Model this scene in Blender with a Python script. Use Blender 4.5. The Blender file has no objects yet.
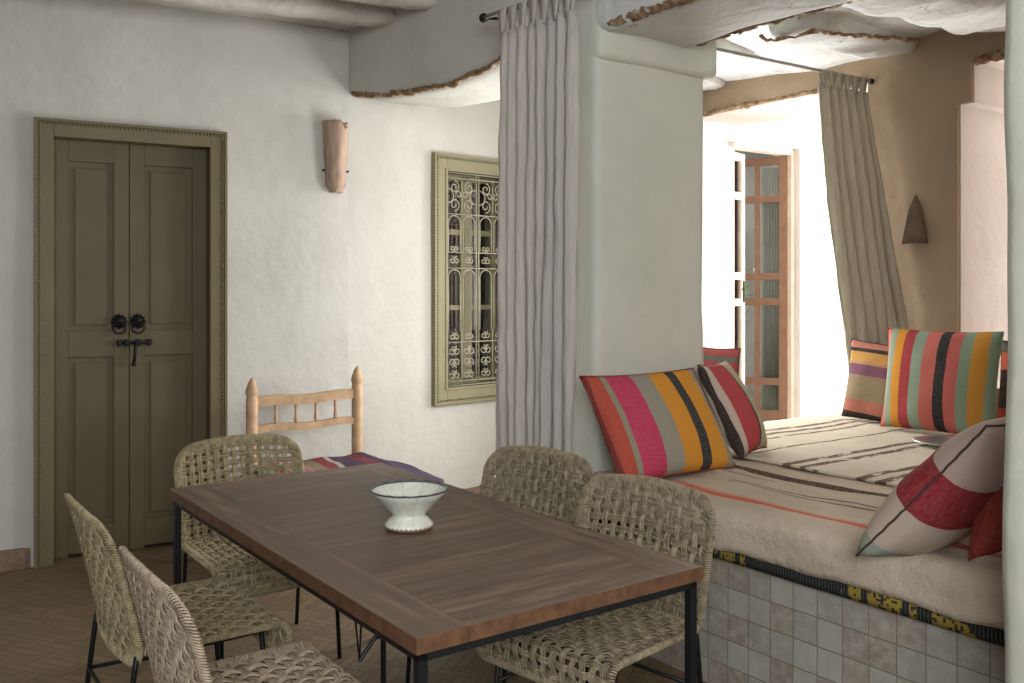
import bpy, bmesh, math, random
from mathutils import Vector, Matrix, noise
random.seed(7)
S = bpy.context.scene
COL = S.collection
PI = math.pi
# ---------------------------------------------------------------- camera, world, lights, exposure
cam_d = bpy.data.cameras.new('camera'); cam = bpy.data.objects.new('camera', cam_d); COL.objects.link(cam)
cam.location = (0, 0, 1.51); cam.rotation_euler = (PI/2, 0, 0)
cam_d.sensor_width = 36; cam_d.lens = 36*932/1024; cam_d.shift_y = -(341.5-288)/1024
cam_d.clip_start = .05
S.camera = cam
S.view_settings.view_transform = 'Standard'; S.view_settings.look = 'None'
S.view_settings.gamma = 1; S.view_settings.use_curve_mapping = False
S.view_settings.exposure = 0.24
W = bpy.data.worlds.new('world'); S.world = W; W.use_nodes = True
W.node_tree.nodes['Background'].inputs[0].default_value = (.93, .96, 1, 1)
W.node_tree.nodes['Background'].inputs[1].default_value = .22

# frames: arch frame (x = along the arched wall towards the camera, y = depth behind it)
Q0 = Vector((-1.026, 5.904, 0)); AS = math.atan2(-.8135, .5815)
def fr(o, a): return Matrix.Translation(Vector((o[0], o[1], o[2] if len(o) > 2 else 0))) @ Matrix.Rotation(a, 4, 'Z')
FA = fr(Q0, AS)
def SD(s, d, z=0): return FA @ Vector((s, d, z))
FD = fr((-2.582, 5.045, 0), math.atan2(.4834, .8754))      # door wall, x=0 at the left edge of the door frame
FW = fr(Q0, math.atan2(.670, .743))                       # window wall
SW = .35
FF = fr(SD(SW, 2.3), math.atan2(.5815, .8135))             # french door wall, x = depth
FFI = FF.inverted()

def area(name, loc, aim, sx, sy, power, col=(1, 1, 1)):
    l = bpy.data.lights.new(name, 'AREA'); l.shape = 'RECTANGLE'; l.size = sx; l.size_y = sy; l.energy = power; l.color = col
    o = bpy.data.objects.new(name, l); COL.objects.link(o); o.location = loc
    o.rotation_euler = (Vector(aim)-Vector(loc)).to_track_quat('-Z', 'Y').to_euler(); return o
area('daylight_passage_window', SD(2.0, 5.75, 1.75), SD(.9, 1.0, 1.45), 1.9, 1.7, 200, (1, .985, .95))
area('daylight_passage_side', SD(4.6, 4.4, 1.8), SD(.4, 3.6, 1.6), 1.8, 1.8, 26, (1, .985, .96))
area('added_light_door_wall', SD(1.48, 1.16, 1.50), (-1.5, 4.8, 1.6), .45, .85, 27, (.98, .99, .98))  # added lamp hidden behind the pillar, brightens the door wall
area('added_light_alcove', SD(.70, 2.0, 1.55), SD(3.0, 1.2, 2.2), 1.1, 1.5, 60, (1, .99, .975))  # second added lamp out of view, brightens the bed alcove and its ceiling
area('daylight_room_window', (.35, -1.5, 2.3), (.9, 4.0, 2.5), 2.0, 1.3, 125, (.97, .985, 1))
area('daylight_side_window', (3.4, -1.4, 2.0), (-.2, 4.2, 1.2), 2.0, 1.6, 14, (.97, .985, 1))
area('daylight_garden', SD(-2.6, 4.6, 3.8), SD(-1.5, 4.0, 1.2), 1.6, 1.6, 160, (1, 1, .97))

# ---------------------------------------------------------------- materials
def mat(name, col, rough=.8, metal=0, spec=.5):
    m = bpy.data.materials.new(name); m.use_nodes = True
    b = m.node_tree.nodes['Principled BSDF']
    b.inputs['Base Color'].default_value = (*col, 1); b.inputs['Roughness'].default_value = rough
    b.inputs['Metallic'].default_value = metal; b.inputs['Specular IOR Level'].default_value = spec
    return m, m.node_tree, b
def N(t, ty, **kw):
    n = t.nodes.new(ty)
    for k, v in kw.items():
        if k in n.inputs.keys(): n.inputs[k].default_value = v
        else: setattr(n, k, v)
    return n
def L(t, a, b): t.links.new(a, b)
def math_(t, op, a, b=None, c=None):
    n = t.nodes.new('ShaderNodeMath'); n.operation = op
    for i, v in enumerate((a, b, c)):
        if v is None: continue
        if isinstance(v, (int, float)): n.inputs[i].default_value = v
        else: t.links.new(v, n.inputs[i])
    return n.outputs[0]
def mix(t, fac, a, b, bl='MIX'):
    n = t.nodes.new('ShaderNodeMix'); n.data_type = 'RGBA'; n.blend_type = bl
    for i, v in ((0, fac), (6, a), (7, b)):
        if isinstance(v, (int, float)): n.inputs[i].default_value = v
        elif isinstance(v, tuple): n.inputs[i].default_value = (*v, 1) if len(v) == 3 else v
        else: t.links.new(v, n.inputs[i])
    return n.outputs[2]
def ramp(t, fac, stops, const=False):
    n = t.nodes.new('ShaderNodeValToRGB'); cr = n.color_ramp
    if const: cr.interpolation = 'CONSTANT'
    while len(cr.elements) < len(stops): cr.elements.new(.5)
    for e, (p, c) in zip(cr.elements, stops):
        e.position = p; e.color = (*c, 1) if isinstance(c, tuple) else (c, c, c, 1)
    L(t, fac, n.inputs[0]); return n.outputs[0]
def objco(t): return t.nodes.new('ShaderNodeTexCoord').outputs['Object']
def bump(t, b, h, strength, dist=.01):
    n = N(t, 'ShaderNodeBump', Strength=strength, Distance=dist); L(t, h, n.inputs['Height']); L(t, n.outputs[0], b.inputs['Normal'])
def noise_(t, co, scale, detail=4, rough=.55, stretch=None):
    n = N(t, 'ShaderNodeTexNoise', Scale=scale, Detail=detail, Roughness=rough)
    if stretch:
        mp = N(t, 'ShaderNodeMapping', Scale=stretch); L(t, co, mp.inputs[0]); co = mp.outputs[0]
    L(t, co, n.inputs['Vector']); return n.outputs[0]
def plaster(name, c1, c2, stain=None, b_=.35):
    m, t, b = mat(name, c1, .92, 0, .2); co = objco(t)
    n1 = noise_(t, co, 1.6, 5); n2 = noise_(t, co, 14, 6)
    c = mix(t, ramp(t, n1, [(.35, 0.), (.68, 1.)]), c1, c2)
    c = mix(t, math_(t, 'MULTIPLY', n2, .12), c, (.2, .18, .15))
    if stain: c = mix(t, ramp(t, noise_(t, co, 3.3, 7, .7), [(.55, 0.), (.75, .8)]), c, stain)
    L(t, c, b.inputs['Base Color'])
    h = math_(t, 'ADD', math_(t, 'MULTIPLY', noise_(t, co, 5, 3), 2.5), n2)
    bump(t, b, h, b_, .012); return m
M = {}
M['plaster'] = plaster('white_plaster', (.56, .545, .505), (.50, .485, .445))
M['plaster2'] = plaster('pale_pillar_plaster', (.64, .645, .57), (.57, .58, .51))
M['ceil'] = plaster('rough_limewash', (.66, .665, .65), (.58, .585, .57), (.36, .31, .26), .8)
M['tan'] = plaster('earth_plaster', (.335, .25, .165), (.285, .21, .135))
M['white'] = plaster('bright_limewash', (.80, .79, .77), (.76, .75, .72))
M['pink'] = plaster('pinkish_limewash', (.68, .60, .55), (.62, .55, .50))
M['beam'] = plaster('limewashed_beam', (.66, .62, .56), (.56, .52, .47), (.36, .31, .26), .9)
def cracks(m):
    t = m.node_tree; b = t.nodes['Principled BSDF']; co = objco(t); src = b.inputs['Base Color'].links[0].from_socket
    n = noise_(t, co, 1.3, 3.5, .5, (1, 2.6, 1)); f = math_(t, 'LESS_THAN', math_(t, 'ABSOLUTE', math_(t, 'SUBTRACT', n, .5)), .0022)
    f = math_(t, 'MULTIPLY', f, math_(t, 'GREATER_THAN', noise_(t, co, 2.3, 2), .46))
    L(t, mix(t, math_(t, 'MULTIPLY', f, .8), src, (.26, .21, .165)), b.inputs['Base Color'])
cracks(M['ceil'])
def exposed():
    m, t, b = mat('exposed_straw_earth', (.33, .19, .09), .95, 0, .1); co = objco(t)
    L(t, ramp(t, noise_(t, co, 18, 6, .7), [(.3, (.10, .06, .035)), (.45, (.27, .165, .09)), (.56, (.40, .28, .17)), (.66, (.60, .54, .46))]), b.inputs['Base Color'])
    bump(t, b, noise_(t, co, 40, 5, .7), 1, .02); return m
M['exposed'] = exposed()
def simple(name, col, rough=.6, metal=0, var=.15, sc=20, bmp=.15, spec=.4):
    m, t, b = mat(name, col, rough, metal, spec); co = objco(t); n = noise_(t, co, sc, 5)
    L(t, mix(t, ramp(t, n, [(.3, 0.), (.7, 1.)]), tuple(c*(1-var) for c in col), tuple(min(1, c*(1+var)) for c in col)), b.inputs['Base Color'])
    bump(t, b, n, bmp, .004); return m
M['olive'] = simple('olive_door_paint', (.10, .078, .038), .55, 0, .08, 6)
M['olive_frame'] = simple('olive_frame_paint', (.135, .112, .056), .55, 0, .08, 6)
M['olive_win'] = simple('pale_olive_paint', (.225, .205, .115), .55, 0, .08, 6)
M['iron'] = simple('black_iron', (.012, .013, .015), .45, .3, .2)
M['grille'] = simple('pale_painted_iron', (.36, .335, .24), .5, 0, .1)
M['oldiron'] = simple('dark_old_iron', (.012, .011, .012), .6, .5, .2)
M['pine'] = simple('pale_carved_wood', (.46, .30, .175), .6, 0, .22, 12)
M['doorwood'] = simple('reddish_door_wood', (.25, .14, .085), .55, 0, .15, 14)
M['palewood'] = simple('bleached_door_wood', (.75, .62, .50), .6, 0, .1, 10)
M['linen'] = None
def linen(name, c, tr=.25):
    m, t, b = mat(name, c, .95, 0, .1); co = objco(t)
    n = noise_(t, co, 60, 4, .6, (1, 1, .12)); k = noise_(t, co, 4, 4, .6, (3, 3, .3))
    cc = mix(t, ramp(t, n, [(.3, 0.), (.7, 1.)]), tuple(x*.9 for x in c), tuple(min(1, x*1.08) for x in c))
    L(t, cc, b.inputs['Base Color'])
    tl = N(t, 'ShaderNodeBsdfTranslucent'); L(t, cc, tl.inputs[0]); ms = N(t, 'ShaderNodeMixShader', Fac=tr)
    ms.inputs[0].default_value = tr
    out = t.nodes['Material Output']; L(t, b.outputs[0], ms.inputs[1]); L(t, tl.outputs[0], ms.inputs[2]); L(t, ms.outputs[0], out.inputs[0])
    bump(t, b, math_(t, 'ADD', n, math_(t, 'MULTIPLY', k, 6)), .55, .010); return m
M['linen'] = linen('grey_linen', (.58, .55, .51), .22)
M['linen2'] = linen('olive_linen', (.50, .455, .365), .30)
M['sheer'] = linen('sheer_voile', (.55, .56, .50), .6)
def straw(name, c1, c2, c3):
    m, t, b = mat(name, c1, .75, 0, .3); co = objco(t)
    g = N(t, 'ShaderNodeNewGeometry')
    c = mix(t, ramp(t, g.outputs['Random Per Island'], [(0., 0.), (1., 1.)]), c1, c2)
    c = mix(t, ramp(t, noise_(t, co, 45, 5, .7), [(.45, 0.), (.68, 1.)]), c, c3)
    L(t, c, b.inputs['Base Color']); bump(t, b, noise_(t, co, 260, 3), .5, .002); return m
M['straw_y'] = straw('golden_rush_cord', (0.533, 0.456, 0.275), (0.310, 0.258, 0.146), (0.206, 0.163, 0.095))
M['straw_g'] = straw('grey_green_rush_cord', (0.482, 0.404, 0.267), (0.258, 0.215, 0.142), (0.163, 0.129, 0.082))
M['straw_p'] = straw('pale_rush_cord', (0.568, 0.473, 0.353), (0.361, 0.292, 0.211), (0.241, 0.189, 0.129))
def wood(name, axis):
    m, t, b = mat(name, (.2, .12, .08), .42, 0, .5); co = objco(t); g = N(t, 'ShaderNodeNewGeometry').outputs['Random Per Island']
    st = (1.2, 14, 14) if axis == 0 else (14, 1.2, 14)
    off = N(t, 'ShaderNodeCombineXYZ'); L(t, math_(t, 'MULTIPLY', g, 37), off.inputs[0]); L(t, math_(t, 'MULTIPLY', g, 19), off.inputs[1])
    va = N(t, 'ShaderNodeVectorMath', operation='ADD'); L(t, co, va.inputs[0]); L(t, off.outputs[0], va.inputs[1])
    n = noise_(t, va.outputs[0], 2.2, 7, .6, st)
    c = ramp(t, n, [(.30, (.058, .038, .028)), (.5, (.15, .10, .070)), (.70, (.27, .19, .135))])
    c = mix(t, ramp(t, g, [(0., .55), (1., 0.)]), c, (.085, .055, .042))
    L(t, c, b.inputs['Base Color'])
    L(t, ramp(t, n, [(.3, .44), (.7, .62)]), b.inputs['Roughness'])
    bump(t, b, n, .25, .003); return m
M['wood_x'] = wood('walnut_board_long', 0); M['wood_y'] = wood('walnut_board_cross', 1)
M['wood_edge'] = simple('warm_walnut_edge', (.125, .060, .030), .5, 0, .35, 30)
def tiles():
    m, t, b = mat('glazed_square_tiles', (.3, .28, .25), .38, 0, .5); co = objco(t)
    sp = N(t, 'ShaderNodeSeparateXYZ'); L(t, co, sp.inputs[0]); cb = N(t, 'ShaderNodeCombineXYZ')
    L(t, sp.outputs[0], cb.inputs[0]); L(t, sp.outputs[2], cb.inputs[1])
    br = N(t, 'ShaderNodeTexBrick', offset=0.0, squash=1.0); L(t, cb.outputs[0], br.inputs['Vector'])
    for k, v in (('Scale', 1.), ('Mortar Size', .0022), ('Mortar Smooth', .3), ('Brick Width', .098), ('Row Height', .098)): br.inputs[k].default_value = v
    # per tile random value
    fl = N(t, 'ShaderNodeVectorMath', operation='SCALE'); L(t, cb.outputs[0], fl.inputs[0]); fl.inputs['Scale'].default_value = 1/.098
    f2 = N(t, 'ShaderNodeVectorMath', operation='FLOOR'); L(t, fl.outputs[0], f2.inputs[0])
    wn = N(t, 'ShaderNodeTexWhiteNoise'); L(t, f2.outputs[0], wn.inputs['Vector'])
    c = ramp(t, wn.outputs['Value'], [(0., (.27, .225, .18)), (.3, (.32, .29, .24)), (.5, (.30, .30, .265)), (.75, (.35, .34, .295)), (1., (.40, .385, .335))])
    c = mix(t, ramp(t, noise_(t, co, 22, 6, .75), [(.42, 0.), (.66, .8)]), c, (.44, .43, .385))
    c = mix(t, br.outputs['Fac'], c, (.20, .175, .14)); L(t, c, b.inputs['Base Color'])
    h = math_(t, 'SUBTRACT', math_(t, 'ADD', math_(t, 'MULTIPLY', noise_(t, co, 9, 3), .6), math_(t, 'MULTIPLY', wn.outputs['Value'], .5)), br.outputs['Fac'])
    bump(t, b, h, .5, .004); return m
M['tiles'] = tiles()
def floor_m():
    m, t, b = mat('herringbone_brick_floor', (.3, .2, .12), .6, 0, .35); co = objco(t)
    # herringbone: choose between two rotated brick fields by a diagonal stepping of cells
    mp = N(t, 'ShaderNodeMapping'); mp.inputs['Rotation'].default_value = (0, 0, math.radians(20)); L(t, co, mp.inputs[0])
    w = .045; sp = N(t, 'ShaderNodeSeparateXYZ'); L(t, mp.outputs[0], sp.inputs[0])
    x = math_(t, 'DIVIDE', sp.outputs[0], w); y = math_(t, 'DIVIDE', sp.outputs[1], w)
    fx = math_(t, 'FLOOR', x); fy = math_(t, 'FLOOR', y)
    k = math_(t, 'FLOORED_MODULO', math_(t, 'SUBTRACT', fx, fy), 6.0)
    hor = math_(t, 'LESS_THAN', k, 2.5)
    # horizontal brick: cells k=0,1,2 ; start x = fx - k ; vertical: k=3,4,5 -> start y = fy-(5-k)
    ux = math_(t, 'SUBTRACT', x, math_(t, 'SUBTRACT', fx, k)); uy = math_(t, 'SUBTRACT', y, fy)
    vx = math_(t, 'SUBTRACT', x, fx); vy = math_(t, 'SUBTRACT', y, math_(t, 'SUBTRACT', fy, math_(t, 'SUBTRACT', 5.0, k)))
    def edge(a, La): return math_(t, 'MINIMUM', a, math_(t, 'SUBTRACT', La, a))
    eh = math_(t, 'MINIMUM', edge(ux, 3.0), edge(uy, 1.0)); ev = math_(t, 'MINIMUM', edge(vx, 1.0), edge(vy, 3.0))
    e = math_(t, 'ADD', math_(t, 'MULTIPLY', hor, eh), math_(t, 'MULTIPLY', math_(t, 'SUBTRACT', 1.0, hor), ev))
    idx = math_(t, 'ADD', math_(t, 'MULTIPLY', hor, math_(t, 'SUBTRACT', fx, k)), math_(t, 'MULTIPLY', math_(t, 'SUBTRACT', 1.0, hor), math_(t, 'ADD', fx, 77.3)))
    idy = math_(t, 'ADD', math_(t, 'MULTIPLY', hor, fy), math_(t, 'MULTIPLY', math_(t, 'SUBTRACT', 1.0, hor), math_(t, 'SUBTRACT', fy, math_(t, 'SUBTRACT', 5.0, k))))
    cb = N(t, 'ShaderNodeCombineXYZ'); L(t, idx, cb.inputs[0]); L(t, idy, cb.inputs[1])
    wn = N(t, 'ShaderNodeTexWhiteNoise'); L(t, cb.outputs[0], wn.inputs['Vector'])
    c = ramp(t, wn.outputs['Value'], [(0., (.14, .098, .055)), (.5, (.17, .12, .07)), (1., (.20, .14, .085))])
    c = mix(t, ramp(t, noise_(t, co, 1.5, 5), [(.4, 0.), (.7, .5)]), c, (.145, .105, .055))
    g = ramp(t, e, [(.03, 1.), (.10, 0.)])
    c = mix(t, g, c, (.11, .08, .05)); L(t, c, b.inputs['Base Color'])
    bump(t, b, math_(t, 'ADD', math_(t, 'SUBTRACT', math_(t, 'MULTIPLY', wn.outputs['Value'], .5), g), noise_(t, co, 30)), .4, .003); return m
M['floor'] = floor_m()
def glass():
    m = bpy.data.materials.new('window_glass'); m.use_nodes = True; t = m.node_tree; t.nodes.remove(t.nodes['Principled BSDF'])
    tr = N(t, 'ShaderNodeBsdfTransparent'); gl = N(t, 'ShaderNodeBsdfGlossy', Roughness=.03); ms = N(t, 'ShaderNodeMixShader')
    fz = N(t, 'ShaderNodeFresnel', IOR=1.45)
    L(t, fz.outputs[0], ms.inputs[0]); L(t, tr.outputs[0], ms.inputs[1]); L(t, gl.outputs[0], ms.inputs[2]); L(t, ms.outputs[0], t.nodes['Material Output'].inputs[0]); return m
M['glass'] = glass()
def stripes(name, axis, size, cols, wob=.012, lo=None, scale2=150):
    """cols: list of (start fraction, colour) across the cloth width"""
    m, t, b = mat(name, (.5, .5, .5), .95, 0, .08); co = objco(t)
    sp = N(t, 'ShaderNodeSeparateXYZ'); L(t, co, sp.inputs[0])
    v = math_(t, 'ADD', math_(t, 'DIVIDE', sp.outputs[axis], size), .5 if lo is None else lo)
    v = math_(t, 'ADD', v, math_(t, 'MULTIPLY', math_(t, 'SUBTRACT', noise_(t, co, 5, 3), .5), wob*2))
    c = ramp(t, v, cols, True)
    nn = noise_(t, co, scale2, 3, .6, (1, .25, 1) if axis == 1 else (.25, 1, 1))
    c = mix(t, ramp(t, nn, [(.3, .0), (.75, .16)]), c, (.42, .36, .30)); L(t, c, b.inputs['Base Color'])
    bump(t, b, math_(t, 'ADD', nn, noise_(t, co, 8)), .35, .004); return m

# ---------------------------------------------------------------- helpers
def tag(o, label=None, cat=None, group=None, kind=None):
    if label: o['label'] = label
    if cat: o['category'] = cat
    if group: o['group'] = group
    if kind: o['kind'] = kind
    return o
def link(name, bm, m, parent=None, mw=None, smooth=False, auto=None):
    me = bpy.data.meshes.new(name); bmesh.ops.recalc_face_normals(bm, faces=bm.faces[:]); bm.to_mesh(me); bm.free()
    for x in (m if isinstance(m, (list, tuple)) else [m]): me.materials.append(x)
    o = bpy.data.objects.new(name, me); COL.objects.link(o)
    if smooth or auto:
        for p in me.polygons: p.use_smooth = True
    if auto:
        e = o.modifiers.new('edges', 'EDGE_SPLIT'); e.split_angle = math.radians(auto)
    if parent: o.parent = parent
    if mw is not None: o.matrix_world = mw if parent is None else mw
    return o
def empty(name, mw, label, cat, group=None, kind=None):
    o = bpy.data.objects.new(name, None); COL.objects.link(o); o.empty_display_size = .1
    o.matrix_world = mw; return tag(o, label, cat, group, kind)
def box(bm, x0, x1, y0, y1, z0, z1, bev=0, mi=0, mw=None):
    r = bmesh.ops.create_cube(bm, size=1); vs = r['verts']
    for v in vs: v.co = Vector(((x0+x1)/2+v.co.x*(x1-x0), (y0+y1)/2+v.co.y*(y1-y0), (z0+z1)/2+v.co.z*(z1-z0)))
    fs = {f for v in vs for f in v.link_faces}
    for f in fs: f.material_index = mi
    if bev:
        es = {e for v in vs for e in v.link_edges}
        r = bmesh.ops.bevel(bm, geom=list(es), offset=bev, segments=2, affect='EDGES', profile=.7); vs = list({v for f in r['faces'] for v in f.verts} | {v for v in vs if v.is_valid})
        for f in r['faces']: f.material_index = mi
    if mw is not None:
        for v in vs: v.co = mw @ v.co
    return vs
def tube(bm, pts, r, n=6, closed=False, cap=True, up=None):
    pts = [Vector(p) for p in pts]; k = len(pts); rings = []
    prev = None
    for i, p in enumerate(pts):
        a = pts[i-1] if (i > 0 or closed) else p; c = pts[(i+1) % k] if (i < k-1 or closed) else p
        t = (c-a); t = t.normalized() if t.length > 1e-9 else Vector((0, 0, 1))
        if prev is None:
            u = Vector(up) if up else (Vector((0, 0, 1)) if abs(t.z) < .9 else Vector((1, 0, 0)))
        else: u = prev
        u = (u-t*u.dot(t)); u = u.normalized() if u.length > 1e-6 else t.orthogonal().normalized()
        w = t.cross(u); prev = u
        rr = r(i/(k-1)) if callable(r) else r
        rings.append([bm.verts.new(p+u*math.cos(2*PI*(j+.5)/n)*rr+w*math.sin(2*PI*(j+.5)/n)*rr) for j in range(n)])
    for i in range(k if closed else k-1):
        A, B = rings[i], rings[(i+1) % k]
        for j in range(n): bm.faces.new((A[j], A[(j+1) % n], B[(j+1) % n], B[j]))
    if cap and not closed:
        bm.faces.new(rings[0][::-1]); bm.faces.new(rings[-1])
def lathe(bm, prof, n=32, c=(0, 0, 0), a0=0, a1=2*PI, close=True):
    full = abs(a1-a0-2*PI) < 1e-6; cols = n if full else n+1; R = []
    for r, z in prof:
        R.append([bm.verts.new((c[0]+r*math.cos(a0+(a1-a0)*j/n), c[1]+r*math.sin(a0+(a1-a0)*j/n), c[2]+z)) for j in range(cols)])
    for i in range(len(prof)-1):
        for j in range(n if full else n):
            bm.faces.new((R[i][j], R[i][(j+1) % cols], R[i+1][(j+1) % cols], R[i+1][j]))
    if close and full:
        if prof[0][0] > 1e-4: bm.faces.new(R[0][::-1])
        if prof[-1][0] > 1e-4: bm.faces.new(R[-1])
    bmesh.ops.remove_doubles(bm, verts=bm.verts[:], dist=1e-5)
def nz(p, f): return noise.noise(Vector(p)*f)
def gridbox(bm, fn, na, nb, nc, amp=.0, freq=3, seed=0, mi=0):
    """closed box surface grid; fn maps (a,b,c) in [0,1]^3 to a point"""
    vd = {}
    def V(i, j, k):
        key = (i, j, k)
        if key not in vd:
            p = Vector(fn(i/na, j/nb, k/nc)); q = p+Vector((seed, seed*1.7, 0))
            p = p+noise.noise_vector(q*freq)*amp+noise.noise_vector(q*freq*3.1)*amp*.35
            vd[key] = bm.verts.new(p)
        return vd[key]
    def Fc(a):
        f = bm.faces.new(a); f.material_index = mi
    for i in range(na):
        for j in range(nb):
            for k in (0, nc): Fc([V(i, j, k), V(i+1, j, k), V(i+1, j+1, k), V(i, j+1, k)])
    for i in range(na):
        for k in range(nc):
            for j in (0, nb): Fc([V(i, j, k), V(i+1, j, k), V(i+1, j, k+1), V(i, j, k+1)])
    for j in range(nb):
        for k in range(nc):
            for i in (0, na): Fc([V(i, j, k), V(i, j+1, k), V(i, j+1, k+1), V(i, j, k+1)])
def slab(name, mw, x, y, z, m, res=.12, amp=.012, freq=2.5, zlo=None, y0=None, sub=1, label=None, kind='structure', seed=0):
    """soft handmade masonry block in a frame; zlo(x) gives a wavy lower edge"""
    bm = bmesh.new()
    def fn(a, b, c):
        X = x[0]+(x[1]-x[0])*a; Y = y[0]+(y[1]-y[0])*b
        if y0: Y = y0(X)+(y[1]-y0(X))*b
        zl = zlo(X) if zlo else z[0]
        return (X, Y, zl+(z[1]-zl)*c)
    f = lambda r: max(2, int(abs(r[1]-r[0])/res))
    gridbox(bm, fn, f(x), f(y), f((zlo(x[0]) if zlo else z[0], z[1])), amp, freq, seed)
    o = link(name, bm, m, None, mw, smooth=True)
    if sub:
        s = o.modifiers.new('soft', 'SUBSURF'); s.levels = s.render_levels = sub
    tag(o, label, kind=kind); return o
def wallgrid(name, mw, xs, zs, holes, m, thick=.3, res=.10, amp=.008, label=None, bend=0):
    """flat plastered wall in local x-z with rectangular holes, thickened away from the viewer (+y)"""
    def lines(r, cuts):
        c = sorted({r[0], r[1], *[q for q in cuts if r[0] < q < r[1]]}); out = [c[0]]
        for a, b_ in zip(c, c[1:]):
            k = max(1, int((b_-a)/res)); out += [a+(b_-a)*i/k for i in range(1, k+1)]
        return out
    X = lines(xs, [q for h in holes for q in h[:2]]); Z = lines(zs, [q for h in holes for q in h[2:]])
    bm = bmesh.new(); inh = lambda x, z: any(h[0] < x < h[1] and h[2] < z < h[3] for h in holes)
    onh = lambda x, z: any(h[0]-1e-6 <= x <= h[1]+1e-6 and h[2]-1e-6 <= z <= h[3]+1e-6 for h in holes)
    V = {}
    def vert(i, j):
        if (i, j) not in V:
            p = Vector((X[i], 0, Z[j])); a = 0 if onh(X[i], Z[j]) or i in (0, len(X)-1) else amp
            t_ = (X[i]-(xs[1]-.45))/.45 if bend > 0 else ((xs[0]+.45)-X[i])/.45
            if bend and t_ > 0: p = p+Vector((0, t_*t_*.0254, 0))
            V[(i, j)] = bm.verts.new(p+Vector((0, a*nz(p+Vector((0, 3.3*len(xs), 0)), 1.7)*1.4, 0)))
        return V[(i, j)]
    for i in range(len(X)-1):
        for j in range(len(Z)-1):
            if not inh((X[i]+X[i+1])/2, (Z[j]+Z[j+1])/2):
                bm.faces.new((vert(i, j), vert(i+1, j), vert(i+1, j+1), vert(i, j+1)))
    me = bpy.data.meshes.new(name); bm.to_mesh(me); bm.free(); me.materials.append(m)
    for p in me.polygons: p.use_smooth = True
    o = bpy.data.objects.new(name, me); COL.objects.link(o); o.matrix_world = mw
    s = o.modifiers.new('thick', 'SOLIDIFY'); s.thickness = thick; s.offset = -1
    e = o.modifiers.new('edges', 'EDGE_SPLIT'); e.split_angle = math.radians(35)
    return tag(o, label, kind='structure')

# ---------------------------------------------------------------- room shell
bm = bmesh.new(); box(bm, -6.5, 6.5, -3, 12, -.12, 0); link('floor', bm, M['floor']); tag(bpy.data.objects['floor'], kind='structure')
ZC = 3.14
DH = (.05, .955, 0, 2.39)
wallgrid('wall_left', FD, (-3.2, 1.777), (0, ZC), [DH], M['plaster'], bend=1)
WH = (.71, 1.37, .78, 2.33)
wallgrid('wall_back', FW, (0, 2.75), (0, ZC), [WH], M['plaster'], bend=-1)
slab('wall_return', FA, (-.9, SW), (2.32, 2.55), (0, 3.1), M['white'], sub=1)
# arched dividing wall: wavy lintel over the first opening, pillar, lintel over the bed opening
def z1(x):
    pts = [(-.3, 2.73), (0, 2.725), (.35, 2.655), (.68, 2.625), (1.06, 2.60), (1.39, 2.615), (1.6, 2.66), (2.0, 2.70), (2.3, 2.70)]
    for (a, p), (b, q) in zip(pts, pts[1:]):
        if a <= x <= b: return p+(q-p)*(x-a)/(b-a)+.008*nz((x, 0, 0), 9)
    return pts[-1][1]
slab('wall_arch', FA, (-.06, 2.25), (0, .56), (2.6, 3.3), M['plaster'], .09, .006, 3, zlo=z1, y0=lambda x: .045*x)
slab('wall_pillar', FA, (1.99, 2.262), (.10, .80), (0, 2.60), M['plaster2'], .05, .009, 2.2)
slab('wall_pillar_head', FA, (1.98, 2.30), (.095, .86), (2.525, 3.2), M['plaster2'], .06, .008, 3)
def z2(x): return 2.645+.012*nz((x, 4, 0), 2.5)
slab('wall_bed_arch', FA, (2.2, 4.5), (.10, .66), (2.6, 3.3), M['ceil'], .08, .02, 3, zlo=z2)
slab('wall_right', FA, (4.235, 6.2), (-.30, -.02), (0, 3.3), M['plaster2'], .07, .012, 1.8)
slab('wall_alcove_side', FA, (4.35, 4.75), (.2, 3.2), (0, 3.2), M['tan'], .2, .012, 1.8)
# tan back wall of the sleeping alcove with passage opening and deep niche
wb = [(SW-.02, 1.94, .0, 2.80), (2.52, 3.45, .95, 2.575), (2.60, 3.45, 2.57, 2.79)]
wallgrid('wall_alcove_back', FA @ Matrix.Translation((0, 2.62, 0)), (SW-.15, 4.5), (0, 3.3), wb, M['tan'], thick=.03, amp=.02)
# white core with limewashed reveals behind the tan face
wb2 = [(SW-.05, 1.935, .0, 2.81), (2.525, 3.45, .95, 2.57), (2.605, 3.45, 2.555, 2.80)]
wallgrid('wall_alcove_core', FA @ Matrix.Translation((0, 2.645, 0)), (SW-.15, 4.5), (0, 3.3), wb2, M['pink'], thick=.62, amp=.004)
FDX = (.82, 1.74)    # french door opening, in wall frame x
fh = (FDX[0], FDX[1], .34, 2.70)
wallgrid('wall_passage', FF, (-.05, 3.6), (0, 3.2), [fh], M['white'], thick=.28)
wallgrid('wall_passage_end', FA @ Matrix.Translation((0, 5.6, 0)), (SW-.5, 4.8), (0, 3.2), [(1.05, 2.95, .9, 2.6)], M['white'], thick=.05)
slab('floor_passage', FA, (-.0, 4.6), (2.95, 5.7), (0, .33), M['pink'], .3, .004, 2)
slab('ceiling_passage', FA, (-.2, 4.8), (2.9, 5.9), (3.02, 3.2), M['white'], .3, .01, 2)
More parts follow.
